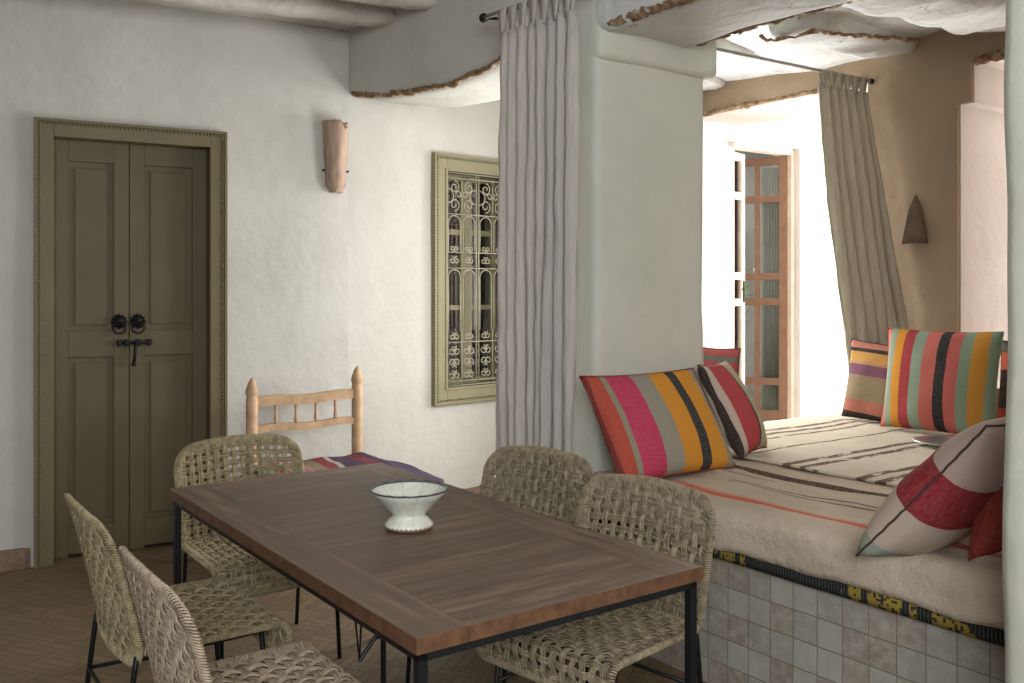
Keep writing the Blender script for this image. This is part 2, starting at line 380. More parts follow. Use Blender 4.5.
# ceilings
bm = bmesh.new(); box(bm, -6.5, 6.5, -2.2, 7.4, ZC, ZC+.1); o = link('ceiling', bm, M['beam']); tag(o, kind='structure')
def zc(x, y): return 2.985+.035*math.sin(x*3.1+y*2.3)+.03*nz((x, y, 0), 2.2)
bm = bmesh.new()
gridbox(bm, lambda a, b_, c: (-1.4+6.2*a, .60+2.3*b_, (zc(-1.4+6.2*a, .6+2.3*b_) if c == 0 else 3.14)), 70, 30, 1, .006, 5)
o = link('ceiling_alcove', bm, M['ceil'], None, FA, smooth=True); tag(o, kind='structure')

def rough_beam(name, mw, p0, p1, w, h, m, amp=.02, seed=0, taper=0):
    p0 = Vector(p0); p1 = Vector(p1); t = (p1-p0); Ln = t.length; t.normalize(); sd = t.cross(Vector((0, 0, 1))).normalized(); up = sd.cross(t)
    bm = bmesh.new(); n = max(8, int(Ln/.07))
    rings = []
    for i in range(n+1):
        a = i/n; k = 1-taper*a; ring = []
        e = .55+.45*min(1, min(a, 1-a)*n/2.5)
        for j in range(16):
            th = 2*PI*j/16; cx, sy = math.cos(th), math.sin(th)
            q = .62; X = math.copysign(abs(cx)**q, cx)*w/2*k*e; Y = math.copysign(abs(sy)**q, sy)*h/2*k*e
            c = p0+t*Ln*a+sd*(X+.05*w*math.sin(a*7+seed))+up*(Y+.12*h*math.sin(a*5+seed*2))
            c += noise.noise_vector((c+Vector((seed, 0, 0)))*5)*amp+noise.noise_vector(c*14)*amp*.35
            ring.append(bm.verts.new(c))
        rings.append(ring)
    for A, B in zip(rings, rings[1:]):
        for j in range(16): bm.faces.new((A[j], A[(j+1) % 16], B[(j+1) % 16], B[j]))
    bm.faces.new(rings[0][::-1]); bm.faces.new(rings[-1])
    return link(name, bm, m, None, mw, smooth=True)
# pole beams of the dining room ceiling (run along the door wall into the arch wall)
dv = Vector((.8754, .4834, 0))
for i, (px, z, w, h, se) in enumerate([((-.753, 5.52), 3.125, .17, .15, 1), ((-.47, 5.16), 3.11, .16, .16, 5)]):
    e = Vector((px[0], px[1], z))+dv*.12; s_ = e-dv*4.2; s_.z -= .02
    o = rough_beam('ceiling_beam', Matrix(), s_, e, w, h, M['beam'], .012, se)
    tag(o, ['whitewashed rough pole beam under the ceiling, nearer the door wall', 'whitewashed rough pole beam under the ceiling, farther out from the door'][i], 'beam', 'ceiling beams of the dining room')
# plastered poles over the bed
for i, (a, b_, w, h, se, lb) in enumerate([
    ((.9, 1.12, 3.00), (4.4, 1.16, 3.00), .26, .20, 3, 'lumpy plastered beam crossing the alcove ceiling behind the bed arch'),
    ((.62, 1.3, 3.02), (.66, 2.68, 3.03), .30, .16, 8, 'plastered pole over the passage opening, leftmost of the four'),
    ((1.42, 1.3, 3.02), (1.44, 2.68, 3.04), .30, .17, 2, 'plastered pole above the olive curtain top'),
    ((2.20, 1.46, 2.93), (2.16, 2.70, 3.04), .34, .22, 6, 'thick plastered pole with a blunt end and dark cracked lower rim'),
    ((2.92, .72, 2.90), (2.86, 2.70, 3.03), .44, .22, 4, 'flaking bluish white plastered pole at the right of the alcove')]):
    o = rough_beam('plastered_beam', FA, a, b_, w, h, M['ceil'], .03, se); tag(o, lb, 'beam', 'plastered beams over the bed')
# ragged exposed earth along arch edges
def ragged(name, mw, pts, r, m, label, seed=0):
    bm = bmesh.new(); P = []
    for (a, b_) in zip(pts, pts[1:]):
        a = Vector(a); b_ = Vector(b_); k = max(2, int((b_-a).length/.02))
        P += [a+(b_-a)*i/k for i in range(k)]
    P.append(Vector(pts[-1])); P = [p+noise.noise_vector(p*12+Vector((seed, 0, 0)))*.010 for p in P]
    tube(bm, P, lambda a: r*(.75+.9*abs(noise.noise(Vector((a*14, seed, 0))))), 8)
    for v in bm.verts: v.co += noise.noise_vector(v.co*38)*.013+noise.noise_vector(v.co*90)*.006
    return tag(link(name, bm, m, None, mw, smooth=True), kind='structure')
ragged('trim_1', FA, [(x, .045*x+.020, z1(x)+.020) for x in [i*.07 for i in range(0, 31)]], .018, M['exposed'], '')
ragged('trim_2', FA, [(x, .122, z2(x)+.020) for x in [2.32+i*.08 for i in range(24)]], .024, M['exposed'], '', 3)
ragged('trim_3', FA, [(x, 2.625, 2.812) for x in [SW-.1+i*.1 for i in range(18)]], .016, M['exposed'], '', 6)
ragged('trim_4', FA, [(x, 2.60, 2.80+.01*math.sin(x*9)) for x in [2.63+i*.06 for i in range(12)]], .03, M['exposed'], '', 9)
ragged('trim_5', FA, [(x, .645, z2(x)+.012) for x in [2.34+i*.08 for i in range(22)]], .014, M['exposed'], '', 12)
# skirting of brick pieces
def skirting(name, mw, x0, x1):
    bm = bmesh.new(); x = x0; 
    while x < x1-.02:
        w = min(random.uniform(.11, .15), x1-x); box(bm, x, x+w-.004, -.022+random.uniform(-.003, .003), .02, 0, .105+random.uniform(-.006, .006), .004); x += w
    return tag(link(name, bm, M['brick'], None, mw), kind='structure')
M['brick'] = simple('brown_brick_skirting', (.20, .13, .09), .8, 0, .3, 15)
ragged('trim_6', FA, [(2.04, 1.47, 2.90), (2.10, 1.455, 2.85), (2.25, 1.47, 2.835)]+[(2.34, 1.52+i*.1, 2.855+.0105*i) for i in range(11)], .010, M['exposed'], '', 15)
ragged('trim_7', FA, [(3.09-.006*i, .80+i*.1, 2.845+.0065*i) for i in range(19)], .010, M['exposed'], '', 17)
skirting('baseboard_left', FD, -2.2, -.02); skirting('baseboard_back', FD, 1.02, 1.72); skirting('baseboard_right', FW, .05, 2.6)

# ---------------------------------------------------------------- double door
def bead_row(bm, a, b_, r, pitch):
    a = Vector(a); b_ = Vector(b_); n = int((b_-a).length/pitch)
    for i in range(n+1):
        p = a+(b_-a)*i/n
        bmesh.ops.create_icosphere(bm, subdivisions=1, radius=r, matrix=Matrix.Translation(p))
def framed(bm, x0, x1, z0, z1, w, y0, y1, bev=.006):
    box(bm, x0, x0+w, y0, y1, z0, z1, bev); box(bm, x1-w, x1, y0, y1, z0, z1, bev); box(bm, x0+w, x1-w, y0, y1, z1-w, z1, bev)
    if z0 > .05: box(bm, x0+w, x1-w, y0, y1, z0, z0+w, bev)
D = empty('door_1', FD, None, None, kind='structure')
bm = bmesh.new(); framed(bm, 0, 1.004, 0, 2.425, .09, -.03, .13)
framed(bm, -.006, 1.010, 0, 2.431, .016, -.042, .02, .004)
o = link('door_frame', bm, M['olive_frame'], D); tag(o, 'olive painted door frame with beaded edge')
bm = bmesh.new()
for a, b_ in (((.022, -.034, .02), (.022, -.034, 2.40)), ((0.982, -.034, .02), (0.982, -.034, 2.40)), ((.022, -.034, 2.405), (0.982, -.034, 2.405))): bead_row(bm, a, b_, .008, .020)
link('beading', bm, M['olive_frame'], o, smooth=True)
for k, (x0, x1) in enumerate(((.088, .4825), (.4865, .914))):
    bm = bmesh.new(); yl = .085; t_ = .04; st = .08
    box(bm, x0, x0+st, yl, yl+t_, .004, 2.345, .004); box(bm, x1-st, x1, yl, yl+t_, .004, 2.345, .004)
    for z0, z1_ in ((2.22, 2.345), (1.12, 1.265), (.02, .17)): box(bm, x0+st, x1-st, yl, yl+t_, z0, z1_, .004)
    box(bm, x0+st-.01, x1-st+.01, yl+.022, yl+.034, .15, 2.27)
    for z0, z1_ in ((1.265, 2.22), (.17, 1.12)):
        box(bm, x0+st+.035, x1-st-.035, yl+.012, yl+.026, z0+.035, z1_-.035, .005)
    lf = link('door_leaf', bm, M['olive'], D)
    hx = .4845-.055 if k == 0 else .4845+.045
    bm = bmesh.new(); c = Matrix.Translation((hx, yl-.004, 1.318)) @ Matrix.Rotation(PI/2, 4, 'X')
    bmesh.ops.create_cone(bm, cap_ends=True, segments=16, radius1=.036, radius2=.024, depth=.014, matrix=c)
    for q in range(12):
        a = 2*PI*q/12; bmesh.ops.create_icosphere(bm, subdivisions=1, radius=.009, matrix=Matrix.Translation((hx+.037*math.cos(a), yl-.004, 1.318+.037*math.sin(a))))
    bmesh.ops.create_icosphere(bm, subdivisions=2, radius=.016, matrix=Matrix.Translation((hx, yl-.015, 1.323)))
    tube(bm, [(hx+.034*math.sin(a), yl-.024, 1.285+.034*math.cos(a)) for a in [2*PI*i/20 for i in range(20)]], .0055, 6, closed=True)
    h = link('door_handle', bm, M['oldiron'], lf, smooth=True); tag(h, 'dark iron ring pull on a round rosette')
bm = bmesh.new(); box(bm, .05, .96, .22, .30, 0, 2.4); o = link('door_light_block', bm, M['plaster'], None, FD); tag(o, kind='structure')  # slab added behind the leaves to stop light leaking around them
bm = bmesh.new(); yl = .085
tube(bm, [(.415, yl-.018, 1.197), (.605, yl-.018, 1.197)], .010, 8)
for x in (.43, .47, .53, .59): box(bm, x-.012, x+.012, yl-.03, yl, 1.178, 1.216, .003)
tube(bm, [(.516, yl-.03, 1.197), (.512, yl-.034, 1.14), (.506, yl-.032, 1.08)], .009, 6)
bmesh.ops.create_icosphere(bm, subdivisions=1, radius=.015, matrix=Matrix.Translation((.506, yl-.032, 1.075)))
tag(link('bolt', bm, M['oldiron'], D, smooth=True), 'dark iron sliding bolt with hanging catch')

# ---------------------------------------------------------------- barred window
WN = empty('window_1', FW, None, None, kind='structure')
bm = bmesh.new(); x0, x1_, zz0, zz1 = .65, 1.43, .715, 2.425
framed(bm, x0, x1_, zz0, zz1, .108, -.03, .05); framed(bm, x0-.006, x1_+.006, zz0-.006, zz1+.006, .016, -.042, .02, .004)
framed(bm, x0+.092, x1_-.092, zz0+.092, zz1-.092, .018, -.036, .05, .004)
wf = link('window_frame', bm, M['olive_win'], WN); tag(wf, 'pale olive window frame with beaded edge')
bm = bmesh.new(); b0 = .025
for a, b_ in (((x0+b0, -.036, zz0+.02), (x0+b0, -.036, zz1-.02)), ((x1_-b0, -.036, zz0+.02), (x1_-b0, -.036, zz1-.02)), ((x0+b0, -.036, zz1-b0), (x1_-b0, -.036, zz1-b0)), ((x0+b0, -.036, zz0+b0), (x1_-b0, -.036, zz0+b0))): bead_row(bm, a, b_, .007, .020)
link('beading', bm, M['olive_win'], wf, smooth=True)
bm = bmesh.new(); gy = -.012
gx0, gx1, gz0, gz1 = x0+.118, x1_-.118, zz0+.118, zz1-.118
def P(x, z): return (x, gy, z)
def bar(x0, z0, x1, z1, r=.0055): tube(bm, [P(x0, z0), P(x1, z1)], r, 5)
def scroll(cx, cz, R, a0, turns, d=1, r=.0045):
    n = int(14*turns)+2; pts = []
    for i in range(n):
        a = i/(n-1); th = a0+d*a*turns*2*PI; rr = R*(1-.72*a); pts.append(P(cx+rr*math.cos(th), cz+rr*math.sin(th)))
    tube(bm, pts, r, 5)
def arc(cx, cz, R, a0, a1, r=.0045): tube(bm, [P(cx+R*math.cos(a0+(a1-a0)*i/10), cz+R*math.sin(a0+(a1-a0)*i/10)) for i in range(11)], r, 5)
gm = (gx0+gx1)/2
for x in (gx0, gx1, gm-.012, gm+.012): bar(x, gz0, x, gz1)
H = gz1-gz0
rows = [gz0, gz0+.235, gz0+.335, gz0+.80, gz0+.90, gz0+1.20, gz1-.055, gz1]
rows = [gz0, gz0+.03, gz0+.30, gz0+.38, gz1-.66, gz1-.55, gz1-.30, gz1-.03, gz1]
for z in (gz0, gz0+.03, gz0+.30, gz1-.66, gz1-.55, gz1-.285, gz1-.035, gz1): bar(gx0, z, gx1, z, .0045)
for (c0, c1) in ((gx0, gm-.012), (gm+.012, gx1)):
    w = c1-c0; cm = (c0+c1)/2; q = w/4
    # top scroll panel
    zt0, zt1 = gz1-.285, gz1-.035; zm = (zt0+zt1)/2
    for sx in (-1, 1):
        scroll(cm+sx*q*1.0, zm+.062, .044, PI/2, 1.3, sx); scroll(cm+sx*q*1.0, zm-.058, .046, -PI/2, 1.3, -sx)
        scroll(cm+sx*q*.45, zm+.01, .028, 0 if sx > 0 else PI, 1.1, sx); arc(cm+sx*q*1.9, zm, .05, PI/2 if sx > 0 else -PI/2, 1.5*PI if sx > 0 else PI/2)
    bar(cm, zt0, cm, zt1, .004)
    # arches
    def arches(za, zb):
        for cx in (cm-q, cm+q):
            R = q*.82; arc(cx, zb-R-.01, R, 0, PI); bar(cx-R, za, cx-R, zb-R-.01, .0045); bar(cx+R, za, cx+R, zb-R-.01, .0045)
    arches(gz1-.55, gz1-.285); arches(gz0+.30+.08, gz1-.66)
    # mid and low scroll bands
    for cx in (cm-q, cm+q):
        for sx in (-1, 1):
            scroll(cx+sx*.020, gz1-.605, .026, PI/2, 1.2, sx); scroll(cx+sx*.020, gz1-.525, .022, -PI/2, 1.2, -sx)
            scroll(cx+sx*.020, gz0+.34, .026, PI/2, 1.2, sx)
            scroll(cx+sx*.022, gz0+.24, .032, PI/2, 1.3, sx); scroll(cx+sx*.022, gz0+.16, .032, -PI/2, 1.3, -sx); scroll(cx+sx*.022, gz0+.075, .028, PI/2, 1.3, sx)
    bar(cm, gz0, cm, gz0+.38, .004)
tag(link('grille', bm, M['grille'], WN, smooth=True), 'pale wrought iron grille of scrolls and arches')
bm = bmesh.new(); framed(bm, gx0-.01, gx1+.01, gz0-.01, gz1+.01, .045, .11, .15, .003); box(bm, gm-.05, gm+.05, .11, .15, gz0, gz1, .003)
box(bm, gx0, gx1, .12, .15, gz1-.42, gz1-.38, .003); box(bm, gx0, gx1, .12, .15, gz0+.52, gz0+.555, .003)
tag(link('casement', bm, M['olive_win'], WN), 'olive casement behind the grille')
bm = bmesh.new(); box(bm, gx0, gx1, .128, .133, gz0, gz1); link('pane', bm, M['glass'], WN)
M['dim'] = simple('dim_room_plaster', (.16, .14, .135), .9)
bm = bmesh.new(); box(bm, .1, 2.1, .9, .95, .2, 2.9); box(bm, .1, .15, .29, .95, .2, 2.9); box(bm, 2.05, 2.1, .29, .95, .2, 2.9); box(bm, .1, 2.1, .29, .95, 2.85, 2.9); box(bm, .1, 2.1, .29, .95, .2, .25); o = link('window_dark_box', bm, M['dim'], None, FW); tag(o, kind='structure')  # window backing, boxed in with added sides to keep daylight off it
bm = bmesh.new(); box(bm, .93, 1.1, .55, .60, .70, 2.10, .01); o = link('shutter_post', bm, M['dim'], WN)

# ---------------------------------------------------------------- french door
FDOOR = empty('door_2', FF, None, None, kind='structure')
bm = bmesh.new(); a, b_ = FDX; zt = 2.70; zb = .34
box(bm, a, a+.05, .05, .15, zb, zt, .004); box(bm, b_-.05, b_, .05, .15, zb, zt, .004); box(bm, a+.05, b_-.05, .05, .15, zt-.05, zt, .004); box(bm, a, b_, .03, .2, zb-.03, zb+.02, .004)
tag(link('door_frame', bm, M['palewood'], FDOOR), 'pale wooden frame of the glazed door')
def fleaf(hinge, ang, ln, m, cols, label, curtain=False, handle=False):
    """leaf in frame FF: hinge point, direction angle, length"""
    mw = Matrix.Translation((hinge[0], hinge[1], 0)) @ Matrix.Rotation(ang, 4, 'Z')
    bm = bmesh.new(); z0, z1_ = zb+.03, zt-.06; t = .02; st = .065
    box(bm, 0, st, -t, t, z0, z1_, .003); box(bm, ln-st, ln, -t, t, z0, z1_, .003)
    rails = [z0+.06, z0+.36, .5*(z0+z1_)-.12, .5*(z0+z1_)+.10, z1_-.34, z1_-.05]
    rails = [z0+.05, z0+.33, z0+1.02, z0+1.24, z1_-.36, z1_-.035]
    for i, z in enumerate(rails): box(bm, st, ln-st, -t*.9, t*.9, z-.03 if i not in (0,) else z0, z+.03 if i < 5 else z1_, .003)
    for c in range(1, cols): x = st+(ln-2*st)*c/cols; box(bm, x-.022, x+.022, -t*.8, t*.8, z0+.05, z1_-.05, .003)
    o = link('door_leaf', bm, m, FDOOR); o.matrix_basis = mw; tag(o, label)
    bm = bmesh.new(); box(bm, st-.01, ln-st+.01, -.003, .003, z0+.04, z1_-.04); p = link('pane', bm, M['glass'], o)
    if curtain:
        bm = bmesh.new(); n = 60; x0 = ln*.05; x1 = ln*.45; V0 = None
        for i in range(n+1):
            x = x0+(x1-x0)*i/n; y = -.045+.012*math.sin(i*.9)
            A = [bm.verts.new((x, y, z0+.08+.0*i)), bm.verts.new((x, y*.9, z1_-.08))]
            if V0: bm.faces.new((V0[0], A[0], A[1], V0[1]))
            V0 = A
        c = link('door_curtain', bm, M['sheer'], o, smooth=True); tag(c, 'pale sheer curtain hung on the glazed leaf')
        sm = c.modifiers.new('thick', 'SOLIDIFY'); sm.thickness = .0015
    for z in (z0+.25, z0+1.2, z1_-.28):
        bm = bmesh.new(); tube(bm, [(-.004, -.026, z-.06), (-.004, -.026, z+.06)], .011, 8); box(bm, .0, .035, -.026, -.02, z-.055, z+.055)
        link('hinge', bm, M['oldiron'], o)
    if handle:
        bm = bmesh.new(); tube(bm, [(ln-.03, -.03, z0+1.13), (ln-.12, -.05, z0+1.13)], .008, 6); box(bm, ln-.045, ln-.02, -.028, -.018, z0+1.02, z0+1.2, .002)
        tag(link('door_handle', bm, M['oldiron'], o), 'dark metal lever handle')
wa = math.atan2(.5815, .8135)
fleaf((a+.02, .10), math.radians(53)-wa, .47, M['palewood'], 1, 'bleached glazed leaf, almost closed', handle=True)
fleaf((b_-.05, .10), math.radians(155)-wa, .50, M['doorwood'], 2, 'reddish glazed leaf swung outward', curtain=True)
# outside: garden wall, framed picture, shrub, ground
g_ = SD(-2.4, 5.0, 0)
slab('wall_garden', fr((1.0, 11.6), .25), (-2.0, 4.5), (0, .25), (0, 3.6), M['plaster'], .4, .01)
bm = bmesh.new(); framed(bm, -.16, .16, 1.62, 2.42, .03, -.03, .0, .004)
gb = link('picture_frame', bm, M['iron'], None, fr((2.76, 11.95), .25)); tag(gb, 'dark thin picture frame on the wall outside the glazed door', 'picture')
bm = bmesh.new(); box(bm, -.13, .13, -.012, -.004, 1.65, 2.39); link('picture_print', bm, M['white'], gb)
M['leafg'] = simple('green_leaves', (.16, .26, .08), .5, 0, .4, 8)
M['bark'] = simple('brown_bark', (.12, .08, .05), .9, 0, .3, 20)
def shrub(loc, h, r, label, seed):
    rnd = random.Random(seed); e = empty('potted_shrub', Matrix.Translation(loc), label, 'plant', 'shrubs outside the glazed door')
    bm = bmesh.new(); lathe(bm, [(.14, 0), (.19, .3), (.20, .33), (.17, .33), (.16, .3), (.0, .28)], 20); link('pot', bm, M['exposed'], e, smooth=True)
    bm = bmesh.new(); bl = bmesh.new()
    for i in range(9):
        a = rnd.uniform(0, 2*PI); q = rnd.uniform(.1, r*.6); top = Vector((q*math.cos(a), q*math.sin(a), h*rnd.uniform(.7, 1)))
        pts = [Vector((0, 0, .28)), Vector((top.x*.3, top.y*.3, h*.5)), top]; tube(bm, pts, lambda t: .012*(1-.7*t), 5)
        for k in range(26):
            t = rnd.uniform(.3, 1); p = pts[0].lerp(pts[2], t)+Vector((rnd.gauss(0, .09), rnd.gauss(0, .09), rnd.gauss(0, .08)))
            d = Vector((rnd.gauss(0, 1), rnd.gauss(0, 1), rnd.gauss(0, .6))).normalized(); w = d.orthogonal().normalized()
            ln = rnd.uniform(.07, .13)
            vs = [bl.verts.new(x) for x in (p, p+d*ln*.5+w*ln*.22, p+d*ln, p+d*ln*.5-w*ln*.22)]; bl.faces.new(vs)
    link('stems', bm, M['bark'], e); f = link('foliage', bl, M['leafg'], e); m = f.modifiers.new('t', 'SOLIDIFY'); m.thickness = .002
shrub((2.10, 9.2, 0), 2.15, .5, 'tall leafy green shrub in a pot just outside the glazed door', 3)
shrub((2.25, 10.4, 0), 2.7, .6, 'taller shrub standing farther outside, before the garden wall', 5)

# ---------------------------------------------------------------- dining table
LT = 1.868; WT = .90; FT = fr((-.389, 3.04), math.atan2(-.8105, .5857))
TB = empty('dining_table', FT, 'long dark brown wooden dining table on a thin black metal frame', 'table')
bm = bmesh.new(); zt0, zt1 = .712, .75; bw = .135
for s in (-1, 1):
    y0, y1 = sorted((s*WT/2, s*(WT/2-bw))); box(bm, -LT/2, LT/2, y0, y1, zt0, zt1, .0025, 0)
x = -LT/2; k = 0
while x < LT/2-.01:
    w = min([.115, .14, .10, .125, .15][k % 5], LT/2-x)
    if LT/2-x-w < .05: w = LT/2-x
    box(bm, x+.0006, x+w-.0006, -(WT/2-bw)+.0008, (WT/2-bw)-.0008, zt0, zt1-.0006, .0018, 1); x += w; k += 1
bm.faces.ensure_lookup_table()
bm.normal_update()
for f in bm.faces:
    c = f.calc_center_median()
    if abs(f.normal.z) < .5 and (abs(abs(c.x)-LT/2) < .003 or abs(abs(c.y)-WT/2) < .003): f.material_index = 2
link('tabletop', bm, [M['wood_x'], M['wood_y'], M['wood_edge']], TB)
bm = bmesh.new(); e = .012; r = .022
for s in (-1, 1):
    y = s*(WT/2-e-r/2); box(bm, -LT/2+e, LT/2-e, y-r/2, y+r/2, zt0-r, zt0-.001, .002)
    x = s*(LT/2-e-r/2); box(bm, x-r/2, x+r/2, -WT/2+e, WT/2-e, zt0-r, zt0-.001, .002)
link('table_frame', bm, M['iron'], TB)
for sx in (-1, 1):
    for sy in (-1, 1):
        x = sx*(LT/2-e-.012); y = sy*(WT/2-e-.012); bm = bmesh.new(); box(bm, x-.012, x+.012, y-.012, y+.012, .0, zt0-.004, .002); link('leg', bm, M['iron'], TB)
bm = bmesh.new(); tube(bm, [(0, -.16, .70), (.02, -.13, .33), (0, -.10, .70)], .006, 6); tube(bm, [(.02, -.13, .33), (.02, -.05, .42), (.02, -.04, .70)], .007, 6); tube(bm, [(.02, -.045, .70), (.02, -.045, 0)], .010, 6)
tag(link('brace', bm, M['iron'], TB), 'black bent rod support under the middle')

# ---------------------------------------------------------------- footed bowl
bc = Vector(((409-512)/932*2.945, 2.945, .751))
BW = empty('footed_bowl', Matrix.Translation(bc), 'pale mint green glazed footed bowl with scalloped dark rim on the table', 'bowl')
def bowlm():
    m, t, b = mat('mint_glaze', (.62, .70, .62), .3, 0, .5); co = objco(t)
    n = noise_(t, co, 22, 6, .7); c = mix(t, ramp(t, n, [(.42, 0.), (.75, .7)]), (.74, .77, .68), (.50, .47, .40))
    sp = N(t, 'ShaderNodeSeparateXYZ'); L(t, co, sp.inputs[0])
    an = math_(t, 'ARCTAN2', sp.outputs[1], sp.outputs[0]); rd = math_(t, 'SQRT', math_(t, 'ADD', math_(t, 'MULTIPLY', sp.outputs[0], sp.outputs[0]), math_(t, 'MULTIPLY', sp.outputs[1], sp.outputs[1])))
    lobe = math_(t, 'ABSOLUTE', math_(t, 'SINE', math_(t, 'MULTIPLY', an, 5.0)))
    ln = math_(t, 'LESS_THAN', lobe, .05); c = mix(t, math_(t, 'MULTIPLY', ln, .45), c, (.12, .15, .14))
    sc = math_(t, 'MULTIPLY', math_(t, 'ABSOLUTE', math_(t, 'SINE', math_(t, 'MULTIPLY', an, 16.0))), .006)
    foot = math_(t, 'LESS_THAN', sp.outputs[2], math_(t, 'SUBTRACT', .017, sc)); c = mix(t, foot, c, (.25, .15, .11))
    rimd = math_(t, 'GREATER_THAN', sp.outputs[2], .1215); c = mix(t, rimd, c, (.10, .11, .12))
    L(t, c, b.inputs['Base Color']); bump(t, b, n, .2, .003); return m
bm = bmesh.new()
lathe(bm, [(0, .004), (.060, .0), (.074, .004), (.078, .014), (.070, .025), (.056, .036), (.050, .043), (.053, .050), (.076, .073), (.101, .100), (.124, .1235), (.124, .127), (.118, .1265), (.108, .112), (.070, .076), (.044, .054), (.02, .048), (0, .047)], 64)
link('bowl_body', bm, bowlm(), BW, smooth=True)
bm = bmesh.new(); tube(bm, [(.1235*math.cos(a)*(1+.010*math.cos(16*a)), .1235*math.sin(a)*(1+.010*math.cos(16*a)), .1255+.0015*math.cos(16*a)) for a in [2*PI*i/160 for i in range(160)]], .0020, 6, closed=True)
M['rim'] = simple('dark_glaze_rim', (.05, .06, .07), .35)
tag(link('rim', bm, M['rim'], BW, smooth=True), 'dark scalloped rim line')

# ---------------------------------------------------------------- woven chairs
def weave(bm, surf, Wd, Hd, R, pu, pv, amp=.0055, cr=.0027, cords=4):
    def inset(c, half, R_): 
        d = abs(c)-(half-R_)
        return 0 if d <= 0 else R_-math.sqrt(max(0, R_*R_-d*d))
    nu = max(3, round((Wd-.03)/pu)); nv = max(3, round((Hd-.03)/pv))
    pu = (Wd-.02)/nu; pv = (Hd-.02)/nv
    for k in range(nu):
        for c in range(cords):
            u = -Wd/2+.01+pu*(k+.5)+(c-(cords-1)/2)*cr*2.15
            i_ = inset(u, Wd/2, R)+.004; v0, v1 = i_, Hd-i_; n = max(6, int((v1-v0)/(pv/2.6))); pts = []
            for q in range(n+1):
                v = v0+(v1-v0)*q/n; p, nn = surf(u+.0025*nz((u*40, v*25, k+c*.7), 1), v)
                pts.append(p+nn*amp*math.cos(PI*((v-.01)/pv-.5)+PI*k))
            tube(bm, pts, cr, 4, cap=False, up=surf(u, v0)[1])
    for k in range(nv):
        for c in range(cords):
            v = .01+pv*(k+.5)+(c-(cords-1)/2)*cr*2.15
            i_ = inset(v-Hd/2, Hd/2, R)+.004; u0, u1 = -Wd/2+i_, Wd/2-i_; n = max(6, int((u1-u0)/(pu/2.6))); pts = []
            for q in range(n+1):
                u = u0+(u1-u0)*q/n; p, nn = surf(u, v+.0025*nz((u*25, v*40, k+c*.7), 1))
                pts.append(p-nn*amp*math.cos(PI*((u+Wd/2-.01)/pu-.5)+PI*k))
            tube(bm, pts, cr, 4, cap=False, up=surf(u0, v)[1])
def outline(Wd, Hd, R, n):
    """points of the rounded rectangle by arc length"""
    segs = [('l', (-Wd/2+R, 0), (Wd/2-R, 0)), ('a', (Wd/2-R, R), -PI/2), ('l', (Wd/2, R), (Wd/2, Hd-R)), ('a', (Wd/2-R, Hd-R), 0), ('l', (Wd/2-R, Hd), (-Wd/2+R, Hd)), ('a', (-Wd/2+R, Hd-R), PI/2), ('l', (-Wd/2, Hd-R), (-Wd/2, R)), ('a', (-Wd/2+R, R), PI)]
    lens = [math.dist(s[1], s[2]) if s[0] == 'l' else R*PI/2 for s in segs]; T = sum(lens); out = []
    for i in range(n):
        t = T*i/n
        for s, l in zip(segs, lens):
            if t <= l:
                if s[0] == 'l': a = t/l; out.append((s[1][0]+(s[2][0]-s[1][0])*a, s[1][1]+(s[2][1]-s[1][1])*a))
                else: a = s[2]+t/R; out.append((s[1][0]+R*math.cos(a), s[1][1]+R*math.sin(a)))
                break
            t -= l
        else: out.append((-Wd/2+R, 0))
    return out, T
def wrap(bm, surf, Wd, Hd, R, pitch=.0072, ain=.017, rn=.010, cr=.0029):
    n0 = 240; ol, T = outline(Wd, Hd, R, n0); turns = int(T/pitch); per = 8; pts = []; N_ = turns*per
    for i in range(N_):
        t = i/N_*n0; a = int(t) % n0; b = (a+1) % n0; f = t-int(t)
        u = ol[a][0]*(1-f)+ol[b][0]*f; v = ol[a][1]*(1-f)+ol[b][1]*f
        # inward direction in (u,v)
        cu, cv = max(-Wd/2+R, min(Wd/2-R, u)), max(R, min(Hd-R, v)); du, dv = cu-u, cv-v; l = math.hypot(du, dv) or 1
        if l < 1e-5: du, dv, l = (0, 1 if v < Hd/2 else -1, 1)
        th = 2*PI*(i % per)/per; jit = 1+.7*nz((i//per*.77, 3, 1), 1)
        k = ain*jit*(1-math.cos(th))*.5*2-.012; nn_off = rn*math.sin(th)
        p, nn = surf(u+du/l*k, v+dv/l*k); pts.append(p+nn*nn_off)
    tube(bm, pts, cr, 4, closed=True)
BWd, BH, BR = .545, .45, .095
def back_surf(u, v):
    r = v/BH; y = .225+.10*max(0, r)**1.2-.030*(2*u/BWd)**2; z = .405+v*.975+.008*math.cos(2*PI*u/BWd)*r
    return Vector((u, y, z)), Vector((.24*u, -1, -.20)).normalized()
SWd, SF, SR = .555, .41, .045
SH = SF+.06+.075
def seat_surf(u, v):
    sag = -.014*math.cos(PI*u/SWd)*math.sin(PI*min(1, v/SF))
    if v <= SF: return Vector((u, .205-v, .455+sag)), Vector((0, 0, 1))
    r = .04; a = (v-SF)/r
    if a <= PI/2: return Vector((u, .205-SF-r*math.sin(a), .455-r*(1-math.cos(a)))), Vector((0, -math.sin(a), math.cos(a)))
    e = v-SF-r*PI/2; return Vector((u, .205-SF-r+e*.12, .455-r-e)), Vector((0, -1, 0))
def build_mesh(fn):
    bm = bmesh.new(); fn(bm); return bm
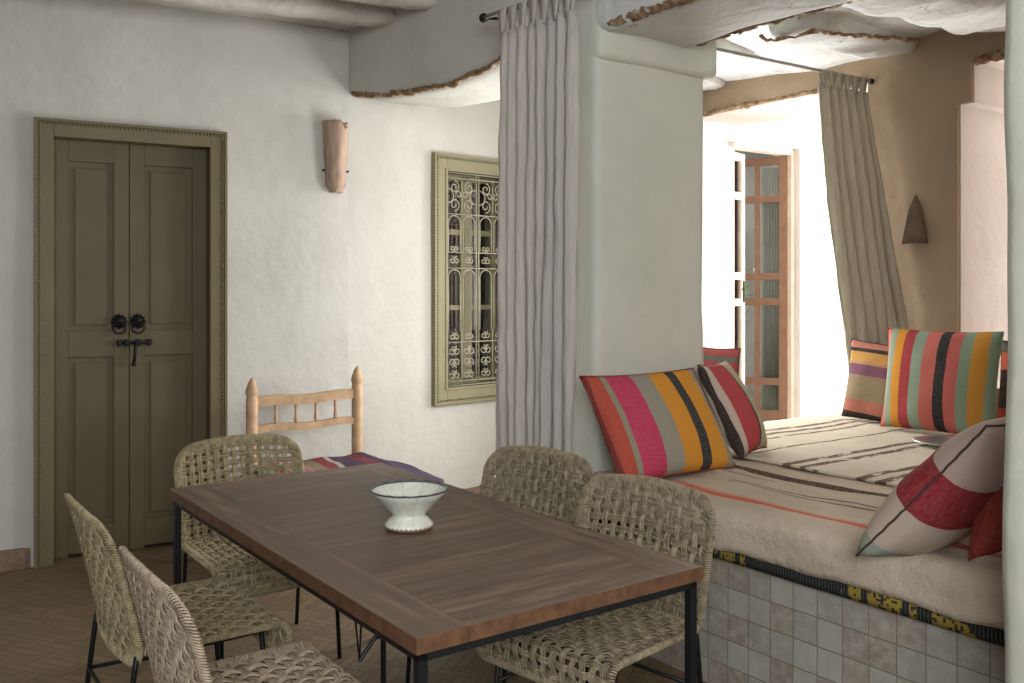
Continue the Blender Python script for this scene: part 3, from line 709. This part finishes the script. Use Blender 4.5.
def make_chair(label, m, rot, loc, group):
    e = empty('woven_chair', fr(loc, rot), label, 'chair', group)
    bm = bmesh.new(); weave(bm, back_surf, BWd, BH, BR, .036, .036); wrap(bm, back_surf, BWd, BH, BR); bb = link('backrest', bm, m, e, smooth=True)
    bm = bmesh.new(); weave(bm, seat_surf, SWd, SH, SR, .037, .036); wrap(bm, seat_surf, SWd, SH, SR, ain=.013, rn=.009); link('seat', bm, m, e, smooth=True)
    for s in (-1, 1):
        bm = bmesh.new(); tube(bm, [(s*.252, .205, .46), (s*.252, .215, .40), (s*.254, .265, 0)], .0085, 8); link('leg', bm, M['iron'], e, smooth=True)
        bm = bmesh.new(); tube(bm, [(s*.235, -.17, .435), (s*.242, -.205, .0)], .0085, 8); link('leg', bm, M['iron'], e, smooth=True)
        bm = bmesh.new(); tube(bm, [(s*.252, .236, .25), (s*.238, -.185, .25)], .007, 6); link('stretcher', bm, M['iron'], e, smooth=True)
    bm = bmesh.new(); tube(bm, [(-.252, .236, .25), (.252, .236, .25)], .007, 6); link('stretcher', bm, M['iron'], e, smooth=True)
    bm = bmesh.new(); tube(bm, [(-.25, .19, .432), (.25, .19, .432), (.235, -.18, .432), (-.235, -.18, .432)], .008, 6, closed=True); link('seat_frame', bm, M['iron'], e, smooth=True)
    return e
def copy_tree(o, par=None):
    c = o.copy(); COL.objects.link(c); c.parent = par
    for ch in o.children: copy_tree(ch, c)
    return c
def rz(f): return math.atan2(f[0], -f[1])
GR = 'woven chairs around the dining table'
sdir = (.5857, -.8105); ddir = (.8105, .5857)
chairA = make_chair('golden woven chair at the far end of the table, before the olive door', M['straw_y'], rz(sdir), (-1.02, 3.83), GR)
def rotv(v, a): a = math.radians(a); return (v[0]*math.cos(a)-v[1]*math.sin(a), v[0]*math.sin(a)+v[1]*math.cos(a))
spots = [((-1.065, 3.025), ddir, M['straw_y'], 'leftmost woven chair, its back turned to the door'),
         ((-.63, 2.41), ddir, M['straw_p'], 'pale woven chair cut by the bottom edge, nearest the camera on the left'),
         ((-.08, 3.53), rotv((-.8105, -.5857), 13), M['straw_g'], 'woven chair in front of the grey curtain'),
         ((.25, 2.95), rotv((-.8105, -.5857), 9), M['straw_g'], 'woven chair beside the tiled bed platform, its seat under the table corner')]
for loc, f, m, lb in spots:
    c = copy_tree(chairA); c.matrix_world = fr(loc, rz(f)); c['label'] = lb
    for ch in c.children:
        if ch.name.startswith(('backrest', 'seat')) and not ch.name.startswith('seat_frame'):
            ch.material_slots[0].link = 'OBJECT'; ch.material_slots[0].material = m

# ---------------------------------------------------------------- carved pale chair at the wall
lp = Vector((-1.473, 5.28, 0)); rp = Vector((-.93, 5.60, 0)); cd = (rp-lp).normalized(); wch = (rp-lp).length
FC = fr((lp+rp)/2, math.atan2(cd.y, cd.x))
CH = empty('carved_chair', FC, 'pale carved wooden chair with pointed posts against the wall', 'chair')
hw = wch/2
def post(x, y, h, name, fin=True):
    bm = bmesh.new(); r = .034
    prof = [(.0, 0), (r*.8, .0), (r, .02), (r, h-.13), (r*.86, h-.115), (r*1.0, h-.10), (r*1.12, h-.085), (r*.95, h-.06), (r*.55, h-.025), (0, h)] if fin else [(0, 0), (r*.9, 0), (r, h), (0, h)]
    lathe(bm, prof, 12, (x, y, 0)); return link(name, bm, M['pine'], CH, auto=40)
post(-hw, 0, 1.005, 'back_post'); post(hw, 0, 1.045, 'back_post')
for x in (-hw, hw): post(x, -.48, .50, 'leg', False)
for (za, zb_, t) in ((.86, .90, .028), (.705, .735, .020)):
    bm = bmesh.new(); n = 10
    gridbox(bm, lambda a, b_, c: (-hw+.02+(wch-.04)*a, -.018+.036*b_, za+(zb_-za)*a*.35-t+c*2*t+.006*math.sin(a*9)), 12, 1, 1, .002, 8)
    link('rail', bm, M['pine'], CH)
for i in range(4):
    x = -hw+wch*(i+1.15)/5.3; bm = bmesh.new(); lathe(bm, [(.009, .73), (.013, .75), (.008, .80), (.013, .86), (.010, .875)], 8, (x, 0, 0)); link('spindle', bm, M['pine'], CH, smooth=True)
for y in (0, -.48):
    bm = bmesh.new(); box(bm, -hw, hw, y-.02, y+.02, .42, .47, .004); link('rail', bm, M['pine'], CH)
for x in (-hw, hw):
    bm = bmesh.new(); box(bm, x-.02, x+.02, -.48, 0, .42, .47, .004); link('rail', bm, M['pine'], CH)
bm = bmesh.new(); box(bm, -hw, hw, -.47, -.03, .465, .49, .004); link('seat', bm, M['pine'], CH)
M['kilim'] = stripes('striped_kilim', 0, .76, [(0, (0.195, 0.169, 0.195)), (.08, (0.293, 0.260, 0.234)), (.16, (0.247, 0.052, 0.046)), (.25, (0.358, 0.312, 0.273)), (.30, (0.358, 0.182, 0.163)), (.40, (0.182, 0.150, 0.104)), (.52, (0.227, 0.033, 0.039)), (.62, (0.403, 0.364, 0.325)), (.66, (0.065, 0.039, 0.078)), (.80, (0.195, 0.039, 0.065)), (.88, (0.033, 0.026, 0.058))], .02)
bm = bmesh.new(); nx, ny = 40, 26; V = []
for j in range(ny+1):
    row = []
    for i in range(nx+1):
        x = -hw-.03+(i/nx)*(wch+.36); y = -.02-.54*j/ny
        over = max(0, abs(x)-hw-.01); oy = max(0, -y-.51)
        z = .512+.014*nz((x*3, y*3, 0), 2)-over*.30-oy*3+.02*math.exp(-((x-hw)/.08)**2)
        row.append(bm.verts.new((x, y, z)))
    V.append(row)
for j in range(ny):
    for i in range(nx): bm.faces.new((V[j][i], V[j][i+1], V[j+1][i+1], V[j+1][i]))
o = link('folded_rug', bm, M['kilim'], None, FC, smooth=True); s = o.modifiers.new('t', 'SOLIDIFY'); s.thickness = .018; s.offset = -1
tag(o, 'striped woven rug folded over the seat of the carved chair', 'rug')

# ---------------------------------------------------------------- curtains
def curtain(name, mw, top0, top1, bot0, bot1, nple, amp, m, label, bulge=None, tabs=None, extra=None, group=None, rod_r=.012):
    """pleated curtain: top edge from top0 to top1, bottom edge from bot0 to bot1 (local points)"""
    e = empty(name, mw, label, 'curtain', group)
    bm = bmesh.new(); nx = nple*12; nzv = 44; V = []
    t0, t1, b0, b1 = map(Vector, (top0, top1, bot0, bot1))
    ax = (t1-t0); ax.z = 0; nrm = Vector((-ax.y, ax.x, 0)).normalized()
    for j in range(nzv+1):
        v = j/nzv; row = []
        for i in range(nx+1):
            u = i/nx; ph = u*nple*2*PI
            p = (t0.lerp(t1, u)).lerp(b0.lerp(b1, u), v)
            if bulge: p = p+bulge(u, v)
            a = amp*(.75+.6*nz((u*5, v*1.2, 1), 1))
            sh = math.sin(ph+1.2*nz((u*4, v*2.2, 7), 1)+.5*math.sin(3*v+u*7))
            p = p+nrm*(a*(abs(sh)**.75*math.copysign(1, sh))+.007*nz((u*9, v*14, 2), 1.3)+.004*nz((u*30, v*22, 5), 1))+ax.normalized()*(.35*a*math.cos(ph*1.0))
            row.append(bm.verts.new(p))
        V.append(row)
    for j in range(nzv):
        for i in range(nx): bm.faces.new((V[j][i], V[j][i+1], V[j+1][i+1], V[j+1][i]))
    c = link('curtain_panel', bm, m, e, smooth=True); s = c.modifiers.new('t', 'SOLIDIFY'); s.thickness = .003
    if tabs:
        n, hgt = tabs
        for k in range(n):
            u = (k+.5)/n; p = t0.lerp(t1, u)+nrm*0
            bm = bmesh.new(); d = ax.normalized(); w0 = ax.length/n*.42; w1 = w0*.40
            pts = []
            for q in range(15):
                a = q/14
                if a < .3: off = -.014; z = -hgt*.0+(-.02)+(hgt+.02)*(a/.3)
                elif a > .7: off = .014; z = hgt-(hgt+.02)*((a-.7)/.3)
                else: th = PI*(a-.3)/.4; off = -.014*math.cos(th); z = hgt+.014*math.sin(th)
                wd = w1+(w0-w1)*min(1, max(0, z/hgt))
                c_ = p+nrm*off+Vector((0, 0, z)); pts.append((bm.verts.new(c_-d*wd), bm.verts.new(c_+d*wd)))
            for A, B in zip(pts, pts[1:]): bm.faces.new((A[0], A[1], B[1], B[0]))
            o = link('tab', bm, m, e, smooth=True); s = o.modifiers.new('t', 'SOLIDIFY'); s.thickness = .003
    return e
M['linen_rod'] = simple('grey_painted_rod', (.30, .28, .25), .5, .2)
# rod and curtain in front of the pillar
rd = -.10
R1 = empty('curtain_rod', FA, 'thin iron rod with a dark knob, mounted high on the arch wall', 'rod', 'curtain rods')
bm = bmesh.new(); tube(bm, [(1.68, rd, 2.81), (2.60, rd, 2.77)], .011, 8); link('rod', bm, M['linen_rod'] if 'linen_rod' in M else M['iron'], R1, smooth=True)
bm = bmesh.new(); bmesh.ops.create_icosphere(bm, subdivisions=2, radius=.024, matrix=Matrix.Translation((1.67, rd, 2.81))); link('knob', bm, M['oldiron'], R1, smooth=True)
for x in (1.71, 2.2):
    bm = bmesh.new(); tube(bm, [(x, rd, 2.80), (x, rd*.5, 2.805), (x, .10, 2.805)], .008, 6); link('bracket', bm, M['oldiron'], R1, smooth=True)
curtain('linen_curtain', FA, (1.80, rd, 2.70), (2.36, rd, 2.68), (1.81, rd-.01, .03), (2.31, rd-.01, .03), 8, .036, M['linen'],
        'long grey linen curtain gathered in front of the pillar', bulge=lambda u, v: Vector(((-.03+.05*u)*math.sin(PI*v), .0, 0)), tabs=(7, .10), group='linen curtains')
R2 = empty('curtain_rod', FA, 'thin iron rod running over the bed to the tan wall', 'rod', 'curtain rods')
bm = bmesh.new(); tube(bm, [(1.94, .50, 2.80), (1.97, 2.63, 2.80)], .010, 8); link('rod', bm, M['linen_rod'], R2, smooth=True)
bm = bmesh.new(); bmesh.ops.create_icosphere(bm, subdivisions=2, radius=.018, matrix=Matrix.Translation((1.97, 2.61, 2.80))); link('knob', bm, M['oldiron'], R2, smooth=True)
curtain('linen_curtain', FA, (1.96, 2.10, 2.72), (1.97, 2.56, 2.72), (1.95, 2.50, .73), (2.36, 2.56, .73), 6, .034, M['linen2'],
        'olive linen curtain drawn aside over the bed, by the tan wall', bulge=lambda u, v: Vector((-.03*math.sin(PI*min(1, v*.8))*(1-.6*u), -.0, 0)), tabs=(6, .08), group='linen curtains')

# ---------------------------------------------------------------- wall lights
tf = .80*1.0
def on_doorwall(px):  # local x on the door wall seen at a pixel column
    k = (px-512)/932; ox, oy = -2.582, 5.045; return (k*oy-ox)/(.8754-k*.4834)
sx_ = on_doorwall(335)
FS = FD @ Matrix.Translation((sx_, 0, 0))
bm = bmesh.new(); n = 20; zS0, zS1 = 2.105, 2.55; rows = 22; V = []
for j in range(rows+1):
    v = j/rows; row = []; w = .058+.024*v-(.015 if v < .08 else 0)
    for i in range(n+1):
        a = PI*i/n; x = -math.cos(a)*w; y = -math.sin(a)*(w*1.25)-.005
        z = zS0+(zS1-zS0)*v
        if j == rows: z += .018*nz((a*2, 1, 1), 2)-.05*math.exp(-((a-2.1)/.25)**2)
        if j == 0: z += .012*nz((a*3, 5, 1), 2)
        p = Vector((x, y, z)); p += noise.noise_vector(p*14)*.005; row.append(bm.verts.new(p))
    V.append(row)
for j in range(rows):
    for i in range(n): bm.faces.new((V[j][i], V[j][i+1], V[j+1][i+1], V[j+1][i]))
def clay(name, c1, c2):
    m, t, b = mat(name, c1, .85, 0, .2); co = objco(t); n = noise_(t, co, 6, 5, .6, (3, 3, .5))
    L(t, ramp(t, n, [(.3, c2), (.52, c1), (.75, tuple(min(1, x*1.35) for x in c1))]), b.inputs['Base Color']); bump(t, b, n, .6, .008); return m
M['clay'] = clay('pinkish_bleached_wood', (.40, .285, .215), (.22, .15, .11))
SC = link('wall_sconce', bm, M['clay'], None, FS, smooth=True); s = SC.modifiers.new('t', 'SOLIDIFY'); s.thickness = .012
tag(SC, 'worn half round wall sconce of pinkish old wood beside the door', 'lamp')
for x in (-.078, .078):
    bm = bmesh.new(); tube(bm, [(x, .01, 2.245), (x, -.03, 2.245)], .006, 6); tag(link('nail', bm, M['oldiron'], SC), 'dark fixing nail')
# cone lamp on the tan wall
cs = 2.275
FK = FA @ Matrix.Translation((cs, 2.60, 0))
CL = empty('cone_lamp', FK, 'small dark clay cone lamp on the tan wall', 'lamp')
bm = bmesh.new(); lathe(bm, [(.078, 1.775), (.068, 1.84), (.040, 1.98), (.006, 2.065)], 20, (0, 0, 0), PI, 2*PI, False)
M['cone'] = simple('dark_clay', (.14, .105, .072), .85, 0, .2, 10)
o = link('lamp_shade', bm, M['cone'], CL, smooth=True); s = o.modifiers.new('t', 'SOLIDIFY'); s.thickness = .008
bm = bmesh.new(); bmesh.ops.create_icosphere(bm, subdivisions=2, radius=.022, matrix=Matrix.Translation((0, -.035, 1.80))); link('bulb', bm, M['white'], CL, smooth=True)

# ---------------------------------------------------------------- bed
BZ = .70
bm = bmesh.new(); gridbox(bm, lambda a, b_, c: (2.27+1.98*a, 0.08+.75*b_, .535*c), 24, 8, 6, .004, 3); 
gridbox(bm, lambda a, b_, c: (1.76+2.56*a, .83+1.76*b_, .53*c), 24, 16, 6, .003, 3)
PL = link('bed_platform', bm, M['tiles'], None, FA, smooth=False)
tag(PL, 'built-in platform faced with small greyish square glazed tiles', 'platform')
M['sheet'] = simple('pale_bed_sheet', (.50, .54, .52), .9)
def prof_pt(s, q, z_top, off, drop):
    """q: distance along the profile measured from the front fold; negative = hanging part"""
    r = .055
    if q >= r: return (q-.03+off*0, z_top)
    if q > -r*.6:
        a = (r-q)/(r*1.6)*PI/2; return (r-.03-r*math.sin(a)-off*math.sin(a), z_top-r+r*math.cos(a))
    return (-.03-off, z_top-r-(-r*.6-q))
def cloth(name, s0, s1, q0, q1, ztop, off, m, label, cat, thick, amp=.012, fold=None, seed=0, wav=.0, dmin=None):
    bm = bmesh.new(); ns = int((s1-s0)/.025); nq = int((q1-q0)/.022); V = []
    for i in range(ns+1):
        s = s0+(s1-s0)*i/ns; row = []
        for j in range(nq+1):
            q0_ = q0+wav*nz((s*2.3, seed, 0), 1)*(1)+wav*.5*nz((s*6, seed, 3), 1)
            q = q0_+(q1-q0_)*j/nq
            d, z = prof_pt(s, q, ztop, off, 0); d += .08
            f = amp*(nz((s*1.6, q*3.5, seed), 1)+.5*nz((s*4, q*7, seed+2), 1)+.22*nz((s*5, q*22, seed+5), 1))
            if q > .05: z += f+(fold(s, q) if fold else 0)
            else: d += -abs(f)*1.3-.012*math.sin(s*4+seed); z += f*.6
            if s < 2.30 and d < .86: 
                pass
            row.append(bm.verts.new((s, d, z)))
        V.append(row)
    for i in range(ns):
        for j in range(nq):
            f4 = (V[i][j], V[i+1][j], V[i+1][j+1], V[i][j+1])
            c = sum((v.co for v in f4), Vector())/4
            if c.x < 2.275 and c.y < .84: continue
            bm.faces.new(f4)
    bmesh.ops.delete(bm, geom=[v for v in bm.verts if not v.link_faces], context='VERTS')
    o = link(name, bm, m, None, FA, smooth=True); sm = o.modifiers.new('t', 'SOLIDIFY'); sm.thickness = thick; sm.offset = -1
    return tag(o, label, cat)
# mattress
bm = bmesh.new()
gridbox(bm, lambda a, b_, c: (2.29+2.0*a, .09+.75*b_, .545+.118*c), 30, 12, 3, .003, 4)
gridbox(bm, lambda a, b_, c: (1.80+2.49*a, .84+1.74*b_, .545+.118*c), 30, 22, 3, .003, 4)
tag(link('mattress', bm, M['sheet'], None, FA, smooth=True), 'thin mattress with a pale sheet between the platform and the blankets', 'mattress')
def banded(name, base, bands, wob=.02, cracks=None):
    """bands: list of (axis, centre, half width, colour, extra tilt, (min,max) on other axis)"""
    m, t, b = mat(name, base, .96, 0, .06); co = objco(t); sp = N(t, 'ShaderNodeSeparateXYZ'); L(t, co, sp.inputs[0])
    n1 = noise_(t, co, 2.2, 3); wb_ = math_(t, 'MULTIPLY', math_(t, 'SUBTRACT', n1, .5), wob*2)
    fine = noise_(t, co, 120, 3, .6)
    c = mix(t, ramp(t, noise_(t, co, 3.5, 5, .6), [(.35, 0.), (.7, 1.)]), base, tuple(x*.86 for x in base))
    for (ax, ce, hwid, colr, tilt, rng, dash) in bands:
        v = math_(t, 'ADD', math_(t, 'ADD', sp.outputs[ax], wb_), math_(t, 'MULTIPLY', sp.outputs[1-ax], tilt))
        dd = math_(t, 'ABSOLUTE', math_(t, 'SUBTRACT', v, ce))
        
        f = math_(t, 'LESS_THAN', dd, hwid)
        if dash: f = math_(t, 'MULTIPLY', f, ramp(t, noise_(t, co, 9, 4, .65, (3.2, 1, 1)), [(.40, 0.), (.46, 1.)]))
        if rng:
            f = math_(t, 'MULTIPLY', f, math_(t, 'GREATER_THAN', sp.outputs[1-ax], rng[0])); f = math_(t, 'MULTIPLY', f, math_(t, 'LESS_THAN', sp.outputs[1-ax], rng[1]))
        f = math_(t, 'MULTIPLY', f, ramp(t, fine, [(.25, .55), (.6, 1.)]))
        c = mix(t, f, c, colr)
    L(t, c, b.inputs['Base Color']); bump(t, b, math_(t, 'ADD', fine, math_(t, 'MULTIPLY', noise_(t, co, 14, 3), 3)), .6, .007); return m
cream = (.57, .485, .385)
M['blanket'] = banded('cream_wool_blanket', cream, [
    (1, .64, .017, (.06, .035, .025), 0, None, 0), (1, .68, .004, (.05, .03, .02), 0, None, 0),
    (1, .40, .0035, (.04, .03, .03), 0, (2.75, 3.6), 0), (1, .425, .0035, (.04, .03, .03), 0, (2.75, 3.6), 0), (1, .51, .003, (.06, .04, .04), 0, (2.4, 3.1), 0),
    (1, .20, .021, (.58, .12, .07), 0, (2.5, 3.75), 0), (1, .23, .005, (.6, .3, .2), 0, None, 0),
    (1, .27, .018, (.50, .10, .06), 0, (3.75, 4.4), 0)], .03)
def fold1(s, q): return .018*math.exp(-((q-.42-.05*math.sin(s*3))/.05)**2)+.014*math.exp(-((q-.60)/.03)**2)
cloth('wool_blanket', 2.275, 4.30, -.135, 1.15, BZ, .012, M['blanket'], 'cream wool blanket with coral and thin dark stripes hanging over the platform edge', 'blanket', .010, .018, fold1, 3, .032)
M['rug'] = banded('cream_rug_brown_bands', (.68, .61, .49), [
    (0, 1.97, .020, (.10, .055, .03), -.02, None, 1), (0, 2.06, .018, (.10, .055, .03), -.02, None, 1), (0, 2.15, .012, (.10, .055, .03), -.02, None, 1),
    (0, 2.42, .010, (.10, .055, .03), 0, None, 1),
    (0, 2.70, .022, (.10, .055, .03), 0, None, 1), (0, 2.79, .022, (.10, .055, .03), 0, None, 1),
    (0, 3.08, .022, (.10, .055, .03), 0, None, 1), (0, 3.17, .024, (.10, .055, .03), 0, None, 1), (0, 3.6, .02, (.10, .055, .03), 0, None, 1),
    (1, .835, .010, (.05, .035, .03), 0, None, 0)], .02)
RG = cloth('brown_striped_rug', 1.78, 4.28, .80, 2.50, BZ+.016, .0, M['rug'], 'cream rug with dark brown bands spread over the far half of the bed', 'rug', .010, .006, None, 9, .012)
# under-cloth whose patterned border peeks out below the blanket
def border():
    m, t, b = mat('black_yellow_woven_border', (.02, .02, .02), .9, 0, .1); co = objco(t); sp = N(t, 'ShaderNodeSeparateXYZ'); L(t, co, sp.inputs[0])
    cx = N(t, 'ShaderNodeCombineXYZ'); L(t, math_(t, 'FLOOR', math_(t, 'MULTIPLY', sp.outputs[0], 42)), cx.inputs[0])
    wn = N(t, 'ShaderNodeTexWhiteNoise'); L(t, cx.outputs[0], wn.inputs['Vector'])
    cz = N(t, 'ShaderNodeCombineXYZ'); L(t, math_(t, 'FLOOR', math_(t, 'MULTIPLY', sp.outputs[0], 110)), cz.inputs[0]); L(t, math_(t, 'FLOOR', math_(t, 'MULTIPLY', sp.outputs[2], 130)), cz.inputs[1])
    w2 = N(t, 'ShaderNodeTexWhiteNoise'); L(t, cz.outputs[0], w2.inputs['Vector'])
    n = noise_(t, co, 2.3, 1, .5); zone = math_(t, 'GREATER_THAN', n, .50)
    k = math_(t, 'MULTIPLY', math_(t, 'GREATER_THAN', wn.outputs['Value'], .38), math_(t, 'GREATER_THAN', w2.outputs['Value'], .3))
    st = math_(t, 'GREATER_THAN', math_(t, 'SINE', math_(t, 'MULTIPLY', sp.outputs[0], 520)), .2)
    c = mix(t, st, (.020, .022, .024), (.06, .065, .06)); c = mix(t, math_(t, 'MULTIPLY', zone, k), c, (.30, .22, .045)); L(t, c, b.inputs['Base Color']); return m
M['border'] = border()
bm = bmesh.new(); V = []
for i in range(121):
    s = 2.29+2.0*i/120; zc_ = .517+.020*nz((s*2.3, 3, 0), 1)-.006; d = .058-.006*nz((s*5, 1, 0), 1)
    V.append([bm.verts.new((s, d, zc_-.012)), bm.verts.new((s, d-.004, zc_+.01)), bm.verts.new((s, d, zc_+.06)), bm.verts.new((s, .09, .70))])
for A, B in zip(V, V[1:]):
    for k in range(3): bm.faces.new((A[k], B[k], B[k+1], A[k+1]))
for v in bm.verts:
    if v.co.z > .65: v.co.z = .684
o = link('woven_border_cloth', bm, M['border'], None, FA, smooth=True); s = o.modifiers.new('t', 'SOLIDIFY'); s.thickness = .004; s.offset = 1
tag(o, 'black and yellow patterned cloth border peeking out below the cream blanket', 'cloth')

# ---------------------------------------------------------------- cushions
def cushion(name, label, w, h, t, m, base, wd, back, lean, roll=0, piping=None, seed=0, tassel=False):
    """base = centre of the lower edge; wd = width direction; back = horizontal direction it leans to; lean = degrees from vertical"""
    wd = Vector((*wd[:2], 0)).normalized(); bk = Vector((*back[:2], 0)); bk = (bk-wd*bk.dot(wd)).normalized()
    la = math.radians(lean); up = Vector((0, 0, 1))*math.cos(la)+bk*math.sin(la)
    X = wd; Y = up; Z = X.cross(Y).normalized()
    Rm = Matrix((X, Y, Z)).transposed().to_4x4() @ Matrix.Rotation(math.radians(roll), 4, 'Z')
    mw = Matrix.Translation(Vector(base)+up*h/2) @ Rm
    bm = bmesh.new(); n = 34; G = {}
    for side in (1, -1):
        for i in range(n+1):
            for j in range(n+1):
                u = -1+2*i/n; v = -1+2*j/n; ed = i in (0, n) or j in (0, n)
                if ed and side == -1: G[(side, i, j)] = G[(1, i, j)]; continue
                k = ((1-u*u)*(1-v*v))
                x = w/2*u*(1-.055*(1-v*v)); y = h/2*v*(1-.055*(1-u*u))
                z = side*t/2*(k**.42)*(1+.10*nz((u*1.5+seed, v*1.5, side), 1))
                p = Vector((x, y, z)); p += noise.noise_vector(Vector((x*9+seed, y*9, side*.5)))*.007*(k**.3)
                # sag: lower part fuller
                p.z *= 1+.12*(-v)
                G[(side, i, j)] = bm.verts.new(p)
    for side in (1, -1):
        for i in range(n):
            for j in range(n): bm.faces.new((G[(side, i, j)], G[(side, i+1, j)], G[(side, i+1, j+1)], G[(side, i, j+1)]))
    o = link(name, bm, m, None, mw, smooth=True)
    tag(o, label, 'cushion', 'kilim cushions on the bed')
    bm = bmesh.new(); pts = []
    for i in range(n): pts.append((i, 0))
    for j in range(n): pts.append((n, j))
    for i in range(n, 0, -1): pts.append((i, n))
    for j in range(n, 0, -1): pts.append((0, j))
    P_ = []
    for i, j in pts:
        u = -1+2*i/n; v = -1+2*j/n; P_.append(Vector((w/2*u*(1-.055*(1-v*v)), h/2*v*(1-.055*(1-u*u)), .001*math.sin(i*3+j*2))))
    tube(bm, P_, .0035, 6, closed=True); sm = link('seam', bm, piping or m, o, smooth=True)
    return o
DK = (.028, .030, .034); MINT = (.27, .32, .24); ORG = (.62, .26, .02); PNK = (.60, .10, .08); ROSE = (.50, .04, .11); RED = (.33, .035, .03); GRY = (.29, .275, .22)
sv = Vector((.5815, -.8135)); dvv = Vector((.8135, .5815))
M['c1'] = stripes('cushion_stripes_magenta_orange', 0, .69, [(0, (.20, .03, .03)), (.035, (.42, .065, .04)), (.115, (.26, .24, .17)), (.155, ROSE), (.345, GRY), (.50, ORG), (.66, DK), (.745, ORG), (.90, GRY), (.965, (.45, .25, .2))], .006)
M['dark'] = simple('dark_seam_yarn', (.055, .038, .034), .9); M['redseam'] = simple('red_seam_yarn', (.22, .035, .03), .9)
cushion('kilim_cushion', 'striped magenta, grey and orange cushion leaning on the pillar', .69, .50, .17, M['c1'], SD(2.60, .29, BZ+.01), dvv, -sv, 32, 0, M['redseam'], 1)
M['c2'] = stripes('cushion_stripes_crimson', 0, .36, [(0, (.03, .02, .02)), (.04, (.50, .40, .33)), (.11, (.42, .05, .06)), (.50, (.04, .03, .03)), (.54, (.40, .38, .27)), (.84, (.60, .20, .18)), (.93, (.42, .36, .27))], .012)
cushion('kilim_cushion', 'crimson and sage striped cushion seen from its side, behind the magenta and orange one', .36, .47, .17, M['c2'], SD(2.48, .90, BZ+.03), dvv*.93-sv*.37, -sv, 27, 0, M['dark'], 2)
M['c3'] = stripes('cushion_dark_red_mix', 1, .42, [(0, (.22, .04, .05)), (.5, (.30, .28, .22)), (.74, (.35, .05, .06)), (.86, (.12, .12, .10)), (.93, (.35, .06, .06))], .02)
cushion('kilim_cushion', 'dark red cushion mostly hidden, only its top corner by the glazed door', .36, .46, .13, M['c3'], SD(1.88, 1.24, BZ+.03), sv, dvv, 6, 0, M['dark'], 3)
M['c4'] = stripes('cushion_horizontal_stripes', 1, .46, [(0, (.015, .012, .012)), (.08, (.38, .13, .09)), (.24, (.24, .19, .11)), (.50, (.24, .18, .12)), (.56, (.16, .06, .10)), (.70, (.42, .22, .11)), (.74, (.50, .27, .07)), (.86, (.02, .018, .02)), (.91, (.45, .17, .12))], .012)
cushion('kilim_cushion', 'cushion with level stripes standing under the olive curtain', .50, .47, .14, M['c4'], SD(2.24, 2.30, BZ+.02), sv, dvv, 6, -4, M['dark'], 4)
M['c5'] = stripes('cushion_many_upright_stripes', 0, .65, [(0, (.50, .14, .11)), (.05, (.28, .33, .24)), (.12, ORG), (.20, (.36, .04, .05)), (.30, (.25, .33, .25)), (.40, (.55, .14, .12)), (.52, (.02, .022, .025)), (.61, (.55, .13, .12)), (.71, (.25, .35, .26)), (.80, (.62, .29, .04)), (.92, (.28, .40, .30))], .008)
cushion('kilim_cushion', 'large cushion with many upright stripes leaning on the tan wall', .65, .56, .17, M['c5'], SD(2.65, 2.16, BZ+.03), sv, dvv, 8, 0, M['c5'], 5)
M['c8'] = stripes('cushion_orange_black', 1, .46, [(0, (.35, .06, .03)), (.25, (.02, .015, .015)), (.7, (.5, .12, .07)), (.9, (.1, .1, .1))], .02)
cushion('kilim_cushion', 'orange and black cushion just showing at the right of the large striped one', .46, .50, .15, M['c8'], SD(3.06, 2.43, BZ+.03), sv, dvv, 8, 0, M['dark'], 6)
M['c6'] = stripes('cushion_cream_crimson_band', 1, .60, [(0, (.27, .31, .24)), (.12, (.47, .38, .32)), (.38, (.24, .014, .025)), (.66, (.44, .33, .29))], .010)
cushion('kilim_cushion', 'cream cushion with a broad crimson band, tilted at the right of the bed', .50, .60, .22, M['c6'], SD(3.69, .17, BZ-.01), dvv, sv, 42, 0, M['dark'], 7)
M['c7'] = stripes('cushion_plain_brick_red', 0, .52, [(0, (.30, .035, .025)), (.5, (.33, .04, .03)), (.75, (.28, .03, .02))], .010)
cushion('kilim_cushion', 'plain brick red cushion wedged against the right wall', .50, .48, .15, M['c7'], SD(3.95, .34, BZ+.01), dvv, sv, 15, 0, M['redseam'], 8)

# ---------------------------------------------------------------- metal dish
bm = bmesh.new(); lathe(bm, [(0, .004), (.10, .004), (.135, .014), (.172, .020), (.175, .023), (.170, .0245), (.133, .019), (.10, .009), (0, .009)], 48)
m, t, b = mat('brushed_pewter', (.55, .58, .60), .32, .85, .5); M['pewter'] = m
o = link('metal_dish', bm, M['pewter'], None, Matrix.Translation(SD(2.88, 1.90, BZ+.022)), smooth=True)
tag(o, 'shallow round metal dish lying on the rug behind the crimson banded cushion', 'dish')
